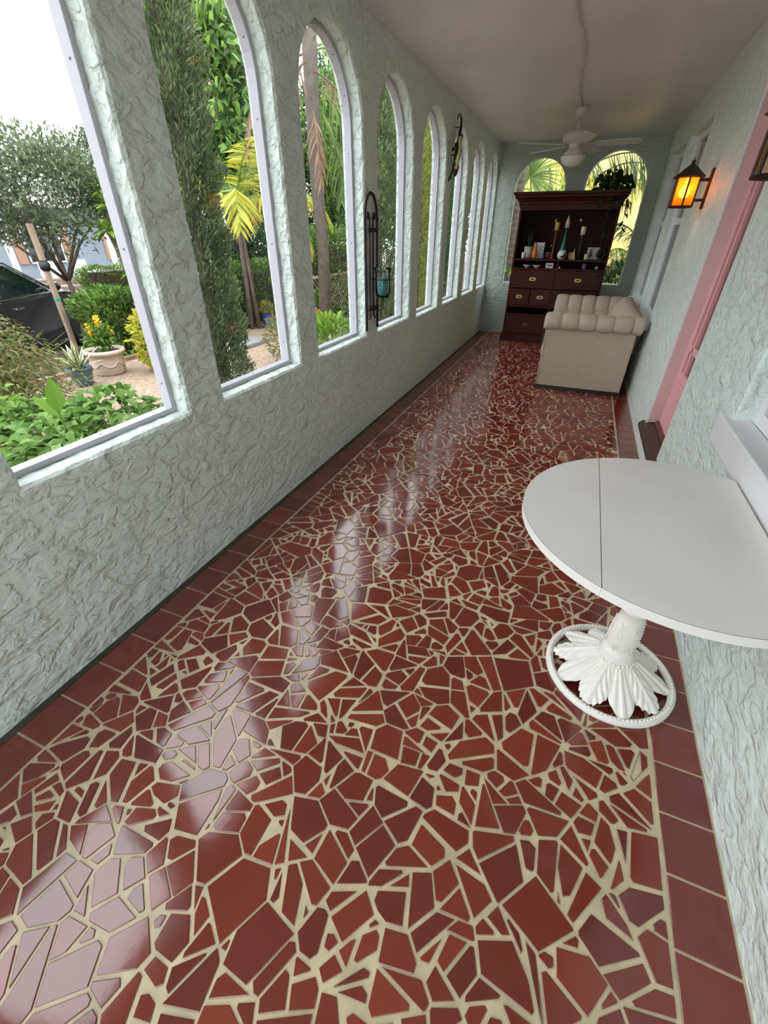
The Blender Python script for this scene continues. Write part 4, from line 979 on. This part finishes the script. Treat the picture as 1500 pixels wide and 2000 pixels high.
shrub('sprig_bush', (-4.5, 1.75, GZ), (.42, .42, .50), 700, .09, .035, M['lime'], 'thin sprigs of light green leaves in front of the feathery bush', 'shrub', shape='oval')
shrub('sprig_bush', (-5.9, 5.05, GZ), (.30, .28, .48), 700, .10, .05, M['gold'], 'yellow green variegated bush at the right edge of the nearest window', 'shrub', shape='oval')
# urn with yellow flowers
u = thing('stone_urn', (-6.50, 4.62, GZ), 'large round white stone planter on the gravel', 'planter')
MB().lathe([(.19, 0), (.21, .02), (.235, .20), (.245, .30), (.275, .305), (.285, .33), (.275, .36), (.245, .362), (.235, .32)], n=36).build('bowl', M['stone_w'], u, smooth=True)
MB().lathe([(.02, .325), (.236, .325)], n=24, cap=False).build('soil', M['soil'], u)
sw = MB()
for k in range(6):
    a = k*PI/3; sw.tube([(.232*math.cos(a+i*.13), .232*math.sin(a+i*.13), .20-.07*math.sin(PI*i/8)) for i in range(9)], .013, 6)
sw.build('swag_relief', M['stone_w'], u, smooth=True)
pl = thing('flowering_plant', (-6.50, 4.62, GZ+.33), 'green plant with upright yellow flower spikes in the white planter', 'flower')
n = 420; P = sph(n)*rng.uniform(.2, 1, (n, 1))*np.array([.20, .20, .20])+np.array([0, .02, .20]); P[:, 2] = np.abs(P[:, 2])
leaves(P, sph(n)+np.array([0, 0, .5]), rng.uniform(.06, .11, n), .04, shape='oval').build('foliage', M['broad'], pl, fix=False)
for k, (dx, dy, hh) in enumerate(((-.02, -.10, .30), (.02, .02, .40), (.05, .12, .27), (.0, .17, .22), (-.06, .08, .25))):
    MB().tube([(dx*.5, dy*.5, 0), (dx, dy, hh-.05)], .005, 5).build('flower_stem', M['lime'], pl)
    q = sph(60)*np.array([.035, .035, .075])+np.array([dx, dy, hh]); leaves(q, sph(60)+np.array([0, 0, .8]), .05, .025).build('flower_spike', M['flower_y'], pl, fix=False)
# agave
ap = thing('teal_pot', (-6.30, 4.02, GZ), 'round teal glazed pot left of the white planter', 'pot')
MB().lathe([(.10, 0), (.115, .02), (.145, .16), (.15, .22), (.162, .225), (.160, .25), (.14, .25), (.135, .21)], n=28).build('body', M['teal_pot'], ap, smooth=True)
MB().lathe([(.01, .215), (.136, .215)], n=20, cap=False).build('soil', M['soil'], ap)
ag = thing('agave', (-6.30, 4.02, GZ+.21), 'spiky agave with cream edged leaves in the teal pot', 'agave')
M['agave'] = mat('agave_green', (92, 112, 98), .5); M['agave_e'] = mat('agave_cream_edge', (218, 214, 160), .5)
for k in range(19):
    a = k*2.4; el = 1.35-.05*k; L_k = .40+.05*math.sin(k*3)
    f = lambda u, v: Vector(((.02+math.cos(el)*L_k*u)*math.cos(a)-(v-.5)*.055*math.sin(PI*min(1, .25+u*.75))**.8*math.sin(a), (.02+math.cos(el)*L_k*u)*math.sin(a)+(v-.5)*.055*math.sin(PI*min(1, .25+u*.75))**.8*math.cos(a), L_k*u*math.sin(el)-.10*u*u*math.cos(el)+.03*abs(v-.5)))
    b = MB(); b.cur = 0; n_ = 8; vs = [f(i/n_, v) for i in range(n_+1) for v in (0, .2, .8, 1)]
    b.v = vs; b.f = []; b.mi = []
    for i in range(n_):
        for j in range(3): b.f.append((i*4+j, i*4+4+j, i*4+5+j, i*4+1+j)); b.mi.append(0 if j == 1 else 1)
    b.build('leaf', [M['agave'], M['agave_e']], ag, fix=False, smooth=True)
# pots of the second and third windows
def pot(loc, r, hh, m, label, plant=None):
    o = thing('flower_pot', loc, label, 'pot')
    MB().lathe([(r*.72, 0), (r*.75, .01), (r*.95, hh*.8), (r*1.06, hh*.81), (r*1.06, hh), (r*.92, hh), (r*.90, hh*.8)], n=26).build('body', m, o, smooth=False)
    MB().lathe([(.01, hh*.85), (r*.91, hh*.85)], n=18, cap=False).build('soil', M['soil'], o)
    MB().lathe([(r*.9, 0), (r*1.1, .0), (r*1.15, .03), (r*1.05, .03)], n=24).build('saucer', m, o)
    return o
tp = thing('trough_planter', (-6.52, 7.55, GZ), 'terracotta trough planter with tall twiggy stems', 'planter')
MB().prism([(-.20, 0), (.20, 0), (.24, .24), (.26, .24), (.26, .27), (-.26, .27), (-.26, .24), (-.24, .24)], 'x', -.14, .14).build('body', M['terra'], tp, bevel=.008)
MB().box(-.12, .12, -.23, .23, .24, .273).build('soil', M['soil'], tp)
tw = thing('twiggy_plant', (-6.52, 7.55, GZ+.27), 'thin twiggy plant growing in the terracotta trough', 'plant')
for k in range(12):
    a = k*.9; e = Vector((.3*math.cos(a)*random.uniform(.3, 1), .35*math.sin(a), random.uniform(.55, .95)))
    MB().tube([(.05*math.cos(a), .15*math.sin(a), 0), e*.6, e], [.007, .005, .002], 5).build('stem', M['feather'], tw)
n = 260; P = sph(n)*np.array([.22, .36, .38])+np.array([0, 0, .55]); leaves(P, sph(n), .09, .03, shape='oval').build('foliage', M['broad'], tw, fix=False)
pot((-6.55, 8.85, GZ), .13, .28, M['blue_pot'], 'cobalt blue pot on the gravel beside the hedge')
bp = thing('potted_herb', (-6.55, 8.85, GZ+.25), 'olive green herb in the cobalt blue pot', 'plant'); n = 240
leaves(sph(n)*np.array([.14, .14, .12])+np.array([0, 0, .14]), sph(n)+np.array([0, 0, .6]), .09, .03).build('foliage', M['olive'], bp, fix=False)
pot((-5.72, 9.85, GZ), .16, .33, M['terra'], 'orange terracotta pot before the lattice fence')
bp = thing('potted_shrub', (-5.72, 9.85, GZ+.29), 'small green shrub in the orange terracotta pot', 'plant'); n = 300
leaves(sph(n)*np.array([.15, .15, .2])+np.array([0, 0, .22]), sph(n)+np.array([0, 0, .6]), .10, .04).build('foliage', M['box'], bp, fix=False)
tag(MB().box(-.42, .42, -.38, .38, 0, .07).build('stone_slab', M['steel'], bevel=.01, loc=(-6.0, 7.15, GZ)), 'flat grey stone slab on the gravel before the terracotta trough', 'slab')
# staked street tree
o = shrub('street_tree', (-8.95, 6.05, GZ-.1), (1.55, 1.7, 1.05), 7500, .12, .045, M['oak'], 'small grey green tree with a leaning trunk behind the wooden stake', 'tree', trunk=1.45, ncl=60, clump=.30)
sk = thing('tree_stake', (-8.2, 5.31, GZ), 'pale wooden stake with a dark strap propping the street tree', 'stake')
M['stakewood'] = mat('weathered_stake', (150, 130, 112), .85, var=.15, vscale=12)
MB().box(-.035, .035, -.035, .035, 0, 1.95).build('post', M['stakewood'], sk, bevel=.004)
MB().lathe([(.05, 1.30), (.075, 1.33), (.08, 1.40), (.05, 1.45)], n=14).build('strap_knot', M['black'], sk, smooth=True)
MB().tube([(0, 0, 1.38), (-.3, .3, 1.55), (-.7, .7, 1.62)], .018, 6).build('strap', M['black'], sk)
MB().box(-.038, .038, -.038, .038, .86, .90).build('green_tape', P_((48, 150, 130)), sk)
# plumeria + yucca by the frame, background trees
def rosette(o, c, n, ll, lw, m, nm='leaf_rosette', up=.35):
    a = rng.uniform(0, 2*PI, n); D = np.stack([np.cos(a), np.sin(a), rng.uniform(-.3, 1.2, n)+up-.35], 1)
    leaves(np.tile(c, (n, 1)), D, rng.uniform(.8, 1.1, n)*ll, lw, N_=np.tile([0, 0, 1.], (n, 1)), shape='oval', droop=.25).build(nm, m, o, fix=False)
o = thing('plumeria', (-7.8, 6.62, GZ), 'plumeria with long bright green leaf rosettes at the right of the nearest window', 'tree')
for e in ((.1, -.1, 2.2), (.0, .25, 1.95), (-.2, .1, 2.45), (.1, .05, 1.6), (.2, -.05, 1.25), (-.1, -.2, 1.85)):
    MB().tube([(0, 0, 0), (e[0]*.3, e[1]*.3, e[2]*.6), e], [.05, .035, .02], 7).build('branch', M['bark'], o, smooth=True); rosette(o, np.array(e), 24, .36, .10, M['lime'])
TG = 'background trees'
shrub('background_tree', (-16.5, 13.6, -.42), (1.1, 1.1, 1.2), 3000, .16, .06, M['oak'], 'round olive tree top against the sky over the street', 'tree', TG, trunk=2.6, ncl=30, clump=.3)
shrub('background_tree', (-14.5, 4.2, -.42), (2.2, 2.6, 1.8), 6500, .16, .06, M['oak'], 'grey green tree at the left picture edge across the street', 'tree', TG, trunk=1.5, ncl=60, clump=.3)
shrub('background_tree', (-9.6, 12.0, GZ), (2.4, 2.6, 2.9), 9000, .30, .13, M['tulip'], 'dense deep green tree with orange flowers outside the second window', 'tree', TG, trunk=1.6, ncl=70, clump=.30, shape='oval', droop=.3)
for k in range(14):
    d = sph(1)[0]; c = np.array([abs(d[0])*2.0, -abs(d[1])*2.2, 4.2+d[2]*2.2]); q = sph(30)*.10+c
    leaves(q, sph(30), .10, .05).build('flower_cluster', M['flower_o'], bpy.data.objects['background_tree.002'], fix=False)
shrub('background_tree', (-15, 19, GZ), (3.4, 3.4, 4.0), 9000, .26, .08, M['olive'], 'tall olive brown tree above the deep green one', 'tree', TG, trunk=4.5, ncl=70, clump=.26)
shrub('background_tree', (-7.0, 15.4, GZ), (2.0, 2.0, 3.2), 9000, .22, .09, M['tulip'], 'leafy green tree behind the palm trunk', 'tree', TG, trunk=.6, ncl=80, clump=.28)
shrub('background_tree', (-5.2, 19.2, GZ), (2.4, 2.6, 3.6), 9000, .24, .09, M['dark'], 'dark tree with gaps of sky outside the fourth window', 'tree', TG, trunk=.5, ncl=70, clump=.27)
shrub('background_tree', (-3.9, 13.2, GZ), (.9, 1.6, 2.2), 6000, .16, .06, M['dark'], 'dark bushy tree outside the sixth window', 'tree', TG, trunk=.2, ncl=50, clump=.3)
shrub('background_tree', (-11, 23.5, GZ), (3.4, 3.5, 4.2), 8000, .32, .12, M['dark'], 'large dark tree far behind the palm', 'tree', TG, trunk=1.0, ncl=70, clump=.3)
shrub('background_tree', (-5.2, 29.5, GZ), (3.4, 3.5, 4.6), 8000, .34, .13, M['tulip'], 'large green tree far behind the cypresses', 'tree', TG, trunk=1.0, ncl=70, clump=.3)
shrub('background_tree', (-11.0, 15.2, GZ), (2.2, 1.9, 1.5), 6000, .2, .08, M['dark'], 'low dark bush behind the golden palm', 'tree', TG, ncl=50, clump=.35)
shrub('background_tree', (-9.6, 16.4, GZ), (1.6, 1.6, 2.5), 7000, .2, .08, M['dark'], 'dark tree seen just left of the grey palm trunk', 'tree', TG, trunk=.2, ncl=60, clump=.3)
# palms
def frond(base, az, el, L_, droop, nl, ll, m, name, parent, lw=.028, hang=.6, stem=None):
    """arching feather frond: rachis + leaflets"""
    pts = []; p = Vector(base); n_ = 16; e = el
    for i in range(n_+1):
        pts.append(p.copy()); e = el-droop*(i/n_)**1.3; p = p+Vector((math.cos(az)*math.cos(e), math.sin(az)*math.cos(e), math.sin(e)))*(L_/n_)
    P = []; D = []; W = []; side = Vector((-math.sin(az), math.cos(az), 0))
    for k in range(nl):
        t_ = .12+.88*k/nl; i = min(n_-1, int(t_*n_)); u = t_*n_-i; q = pts[i].lerp(pts[i+1], u); d = (pts[i+1]-pts[i]).normalized()
        for s2 in (-1, 1):
            v = side*s2*.9+d*.55+Vector((random.gauss(0, .12), random.gauss(0, .12), .1-hang*random.uniform(.6, 1.2))); P.append(q); D.append(v); W.append(ll*math.sin(PI*(.15+.8*t_))**.7)
    mb = leaves(np.array([tuple(a) for a in P]), np.array([tuple(a) for a in D]), np.array(W)*rng.uniform(.8, 1.1, len(W)), lw, droop=.35*hang, shape='blade', fold=0)
    mb.tube(pts, [.014*(1-.8*i/n_)+.003 for i in range(n_+1)], 5)
    return mb.build(name, m, parent, fix=False)
gp = thing('golden_palm', (-6.75, 8.6, GZ), 'clumping golden palm with yellow drooping fronds outside the second window', 'palm')
for k, (az, el, L_, dr, z, hang, m) in enumerate(((-.9, .5, 1.3, 1.9, 2.2, .8, 'gold'), (-.2, .45, 1.5, 2.1, 2.15, .9, 'gold'), (.5, .6, 1.4, 1.9, 2.2, .8, 'gold'), (-.5, 1.0, 1.2, 1.3, 2.3, .4, 'gold'), (.3, 1.1, 1.2, 1.2, 2.35, .3, 'palm_g'), (1.3, .8, 1.3, 1.5, 2.3, .5, 'gold'), (2.4, .8, 1.2, 1.5, 2.2, .5, 'palm_g'), (-1.9, .7, 1.2, 1.6, 2.2, .6, 'gold'), (3.6, .8, 1.2, 1.5, 2.2, .5, 'palm_g'))):
    frond((.05*math.cos(az), .05*math.sin(az), z+.08), az, el, L_*1.55, dr, 40, .56, M[m], 'frond', gp, hang=hang, lw=.048)
for k in range(4): MB().tube([(.12*math.cos(k*1.6), .12*math.sin(k*1.6), 0), (.06*math.cos(k*1.6), .06*math.sin(k*1.6), 1.2), (.03*math.cos(k*1.6), .03*math.sin(k*1.6), 2.3)], [.045, .04, .03], 8).build('cane', M['bark'], gp, smooth=True)
pt = thing('tall_palm', (-5.0, 8.82, GZ), 'tall palm with grey trunk and hanging dry fronds outside the third window', 'palm')
MB().tube([(0, 0, 0), (.02, .02, 1.5), (-.03, .03, 3.0), (0, .05, 4.6)], [.15, .115, .12, .13], 14).build('trunk', M['palmbark'], pt, smooth=True)
for k, (az, L_, z) in enumerate(((-1.5, 2.3, 4.2), (-2.2, 1.9, 4.3), (-.4, 2.1, 4.1), (2.6, 2.2, 4.3), (-1.0, 1.6, 3.6))):
    frond((.12*math.cos(az), .12*math.sin(az), z), az, -.4, L_, 1.15, 26, .34, M['dead'], 'dry_frond', pt, hang=1.5, lw=.02)
for k, (az, el, L_, dr, z, hang) in enumerate(((1.15, -.25, 2.1, 1.9, 3.95, 1.25), (1.5, -.5, 1.8, 1.4, 3.8, 1.2), (.2, .2, 2.4, 1.9, 4.35, 1.2), (.75, .3, 2.6, 2.0, 4.4, 1.2), (-.35, .4, 2.5, 1.9, 4.45, 1.1), (1.5, .7, 2.5, 1.7, 4.5, .8), (2.5, .9, 2.4, 1.6, 4.5, .7), (3.6, .8, 2.4, 1.7, 4.5, .8), (-1.6, .7, 2.4, 1.7, 4.5, .8))):
    frond((0, .05, z), az, el, L_, dr, 44, .50, M['palm_g'], 'frond', pt, hang=hang, lw=.022)
# house across the street
M['blue_wall'] = mat('pale_blue_render', (150, 164, 178), .85); M['shutter'] = mat('peach_shutter', (186, 146, 126), .7); M['roof'] = mat('grey_shingle', (128, 124, 120), .9, var=.15, vscale=4)
hs = thing('blue_house', (-20.5, 14.5, -.42), 'low pale blue house with peach shutters across the street', 'house')
MB().box(-6, 0, -9, 9, 0, 2.75).build('wall', M['blue_wall'], hs)
MB().prism([(-6.6, 2.70), (.6, 2.70), (-3, 3.8)], 'y', -9.5, 9.5).build('roof', M['roof'], hs)
for y in (-4.6, -1.0, 2.9):
    w_ = MB().box(0, .05, y-.75, y+.75, .85, 2.05).build('window', M['dglass'], hs)
    q = MB()
    for a in (-.75, -.30, .30, .70): q.box(.05, .09, y+a, y+a+.06, .85, 2.05)
    q.box(.05, .09, y-.75, y+.76, 2.0, 2.08).box(.05, .09, y-.75, y+.76, .82, .88); q.build('window_frame', M['white'], w_)
    for a in (-1.15, .82): MB().box(0, .06, y+a, y+a+.34, .82, 2.08).build('shutter', M['shutter'], hs)
for y in (-2.9, 1.3): MB().box(.9, 1.05, y-.08, y+.08, 0, 2.72).build('porch_post', M['white'], hs)
for k, y in enumerate((12.6, 13.9)):
    c = thing('porch_chair', (-19.0, y, -.42), ('left' if k == 0 else 'right')+' pale armchair before the blue house window', 'chair')
    MB().box(-.32, .3, -.33, .33, .25, .42).build('seat', M['white'], c, bevel=.03); MB().box(-.38, -.26, -.33, .33, .42, .95).build('backrest', M['white'], c, bevel=.04)
    for s2 in (-1, 1):
        MB().box(-.3, .32, s2*.33-.05, s2*.33+.05, .42, .60).build('armrest', M['white'], c, bevel=.02)
        for a in (-.28, .24): MB().box(a, a+.06, s2*.30-.03, s2*.30+.03, 0, .26).build('leg', M['white'], c)
hedge(11.2, 13.6, -15.9, -15.3, .45, 'low dark hedge before the blue house', 3500, z0=-.42)
M['fieldstone'] = mat('fieldstone', (140, 122, 108), .9, var=.35, vscale=5, bump=(12, .8, .05))
for k, (x, y0, y1, z) in enumerate(((-15.6, 6, 10.9, .02), (-17.2, 8, 15.5, .12))):
    tag(MB().box(-.25, .25, y0, y1, -.42, z).build('stone_kerb', M['fieldstone'], bevel=.04, loc=(x, 0, 0)), ('near' if k == 0 else 'far')+' low fieldstone edging wall across the street', 'wall')
# dark car at the kerb
hv = Vector((-.45, .893, 0)).normalized(); lv = Vector((-hv.y, hv.x, 0)); cpos = Vector((-9.6, 6.14, 0))-hv*.75+lv*.98; cpos.z = -.60
M['carpaint'] = mat('black_car_paint', (34, 36, 40), .12, coat=1.0); M['chrome'] = mat('chrome_trim', (210, 212, 216), .12, 1.0); M['carglass'] = mat('car_glass', (30, 40, 46), .03, spec=.9, coat=1)
M['rubber'] = mat('tyre_rubber', (24, 24, 24), .8); M['rim'] = mat('alloy_rim', (160, 162, 166), .3, .9); M['carlow'] = mat('black_plastic_sill', (28, 28, 29), .7)
ca = thing('dark_suv', cpos, 'dark parked suv on the street behind the garden hedge', 'car', rz=math.atan2(hv.y, hv.x))
low = [(-2.28, .42), (-2.30, .80), (-2.22, 1.06), (.95, 1.12), (1.30, 1.10), (2.05, .98), (2.30, .80), (2.32, .42)]
MB().prism(low, 'y', -.95, .95).build('body', M['carpaint'], ca, bevel=.07, segs=4)
MB().prism([(-2.2, .24), (2.2, .24), (2.28, .46), (-2.25, .46)], 'y', -.93, .93).build('lower_sill', M['carlow'], ca, bevel=.03)
def cabin(o_, z0, z1, xs): return [Vector((xs[0], -o_[0], z0)), Vector((xs[1], -o_[0], z0)), Vector((xs[2], -o_[1], z1)), Vector((xs[3], -o_[1], z1)), Vector((xs[0], o_[0], z0)), Vector((xs[1], o_[0], z0)), Vector((xs[2], o_[1], z1)), Vector((xs[3], o_[1], z1))]
MB().add(cabin((.92, .70), 1.08, 1.63, (-2.15, 1.02, .10, -1.75)), [(0, 1, 2, 3), (5, 4, 7, 6), (1, 5, 6, 2), (4, 0, 3, 7), (3, 2, 6, 7), (1, 0, 4, 5)]).build('cabin', M['carpaint'], ca, bevel=.06, segs=4)
for s2 in (-1, 1):
    wy = lambda z: s2*(.93-(z-1.08)/.55*.22+.012)
    for nm, q in (('front_window', [(-.52, 1.14), (.80, 1.14), (.08, 1.56), (-.52, 1.58)]), ('rear_window', [(-1.62, 1.14), (-.60, 1.14), (-.60, 1.58), (-1.48, 1.56)])):
        a = [(x, wy(z), z) for x, z in q]; b = [(x, wy(z)-s2*.02, z) for x, z in q]
        MB().add(a+b, [(0, 1, 2, 3), (7, 6, 5, 4)]+[(i, (i+1) % 4, 4+(i+1) % 4, 4+i) for i in range(4)]).build(nm, M['carglass'], ca)
    MB().tube([(-1.9, s2*.955, 1.105), (.95, s2*.955, 1.12)], .014, 6).build('belt_trim', M['chrome'], ca)
    MB().tube([(-1.9, s2*.80, 1.55), (-1.4, s2*.765, 1.63), (.05, s2*.765, 1.63), (.95, s2*.955, 1.13)], .013, 6).build('window_trim', M['chrome'], ca)
    mr = MB().ball((.78, s2*1.07, 1.20), .12, 12, (.75, 1.0, .72)).build('side_mirror', M['carpaint'], ca, smooth=True)
    for x in (-.40, -1.45): MB().box(x, x+.22, s2*.965-.02, s2*.965+.02, .93, .965).build('door_handle', M['chrome'], ca, bevel=.01)
    for x in (-1.42, 1.42):
        w_ = MB().lathe([(.22, -.11), (.34, -.11), (.36, -.08), (.36, .08), (.34, .11), (.22, .11)], n=28, M=Matrix.Rotation(PI/2, 3, 'X')).build('wheel', M['rubber'], ca, loc=(x, s2*.86, .36))
        MB().lathe([(.02, .10), (.22, .085), (.225, -.05)], n=20, M=Matrix.Rotation(PI/2*s2, 3, 'X')).build('rim', M['rim'], w_)
wq = [Vector((1.0, -.84, 1.12)), Vector((1.0, .84, 1.12)), Vector((.14, .64, 1.60)), Vector((.14, -.64, 1.60))]; of = Vector((.02, 0, .03))
MB().add([p+of for p in wq]+[p for p in wq], [(0, 1, 2, 3), (7, 6, 5, 4)]+[(i, 4+i, 4+(i+1) % 4, (i+1) % 4) for i in range(4)]).build('windscreen', M['carglass'], ca)
# beyond the end arches: yellow house, palms
M['yellow'] = mat('butter_yellow_render', (232, 204, 128), .85, var=.04, vscale=2)
tag(MB().box(-2.35, 3.2, 0, .3, GZ, 6.2).build('yellow_house', M['yellow'], loc=(0, 12.4, 0)), 'butter yellow house wall beyond the end arches', 'house')  # wall made taller to cut sky light at the end arches
ptl = thing('ringed_palm', (-1.46, 9.75, GZ), 'ringed palm trunk at the left edge of the left end arch', 'palm')
MB().lathe([(.13+.014*((k % 3) == 0), k*.035) for k in range(136)], n=18).build('trunk', M['palmbark'], ptl, smooth=True)
for k in range(6): frond((0, 0, 4.7), k*1.05, .6, 1.8, 1.6, 28, .4, M['palm_g'], 'frond', ptl, hang=.8)
rosette(ptl, np.array([.12, -.10, 1.25]), 26, .30, .03, M['lime'], 'epiphyte')
def fan_leaf(c, r_, tilt, az, m, parent, spread=2.6, n=30):
    P = []; D = []
    X_ = Vector((math.cos(az), math.sin(az), 0)); Z_ = Vector((-math.sin(az)*math.sin(tilt), math.cos(az)*math.sin(tilt), math.cos(tilt)))
    for k in range(n):
        a = PI/2-spread/2+spread*k/(n-1); P.append(c); D.append(tuple(X_*math.cos(a)+Z_*math.sin(a)+Vector((0, -.12, 0))))
    return leaves(np.array([tuple(p) for p in P]), np.array(D), r_*rng.uniform(.85, 1, n), r_*.05, N_=np.tile([.1, -1., .2], (n, 1)), droop=.2, shape='blade', fold=.4).build('fan_leaf', m, parent, fix=False)
fp = thing('fan_palm', (-1.0, 10.15, GZ), 'green fan palm with pleated leaves in the left end arch', 'palm')
for c, r_, ti, az, sp, m in (((-.30, 0, 2.72), .66, .1, .0, 5.2, 'palm_g'), ((-.62, .2, 2.45), .5, .2, .3, 5, 'lime'), ((-.45, .15, 2.05), .5, 0, 0, 5, 'palm_g')):
    MB().tube([(0, 0, 1.2), (c[0]*.5, c[1]*.5, c[2]*.8), c], [.022, .016, .012], 6).build('leaf_stalk', M['lime'], fp); fan_leaf(c, r_, ti, az+(PI if sp == 5.2 else 0), M[m], fp, sp, 40)
MB().lathe([(.10, 0), (.09, 1.3)], n=12).build('trunk', M['palmbark'], fp, smooth=True)
ar = thing('areca_palm', (.55, 10.3, GZ), 'shaded feather palm arching across the right end arch', 'palm')
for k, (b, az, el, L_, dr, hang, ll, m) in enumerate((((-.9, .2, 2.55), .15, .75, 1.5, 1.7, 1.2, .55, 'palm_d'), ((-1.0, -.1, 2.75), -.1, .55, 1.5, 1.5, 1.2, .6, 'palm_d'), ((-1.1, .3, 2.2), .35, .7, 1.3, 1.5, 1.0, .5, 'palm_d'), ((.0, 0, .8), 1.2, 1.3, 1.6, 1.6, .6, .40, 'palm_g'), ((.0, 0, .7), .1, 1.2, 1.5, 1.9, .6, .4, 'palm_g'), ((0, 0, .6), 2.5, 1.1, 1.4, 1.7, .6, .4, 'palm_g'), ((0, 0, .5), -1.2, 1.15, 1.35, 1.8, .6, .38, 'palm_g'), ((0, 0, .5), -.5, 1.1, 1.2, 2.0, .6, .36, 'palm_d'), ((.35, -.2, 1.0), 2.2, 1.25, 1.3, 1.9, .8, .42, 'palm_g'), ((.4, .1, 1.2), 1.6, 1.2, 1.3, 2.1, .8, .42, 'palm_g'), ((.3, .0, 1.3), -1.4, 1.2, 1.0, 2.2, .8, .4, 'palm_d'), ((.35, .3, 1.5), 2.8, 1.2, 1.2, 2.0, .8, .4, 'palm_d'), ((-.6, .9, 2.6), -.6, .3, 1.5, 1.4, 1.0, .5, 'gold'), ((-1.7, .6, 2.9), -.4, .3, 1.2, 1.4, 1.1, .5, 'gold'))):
    frond(b, az, el, L_, dr, 34, ll, M[m], 'frond', ar, hang=hang, lw=.024)
for e in ((0, 0, .9), (-1.0, .1, 2.75), (-.7, .9, 2.6), (-1.6, .6, 2.9)): MB().tube([(e[0]*.6, e[1]*.6+.1, 0), (e[0]*.8, e[1]*.8, e[2]*.6), e], [.045, .035, .025], 8).build('cane', M['bark'], ar, smooth=True)
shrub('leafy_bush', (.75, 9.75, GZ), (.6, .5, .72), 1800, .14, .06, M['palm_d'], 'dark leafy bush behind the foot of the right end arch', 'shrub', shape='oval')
shrub('leafy_bush', (-1.0, 11.6, GZ), (.9, .4, 1.35), 2600, .15, .06, M['lime'], 'light green bush between the end arches and the yellow house', 'shrub', shape='oval')
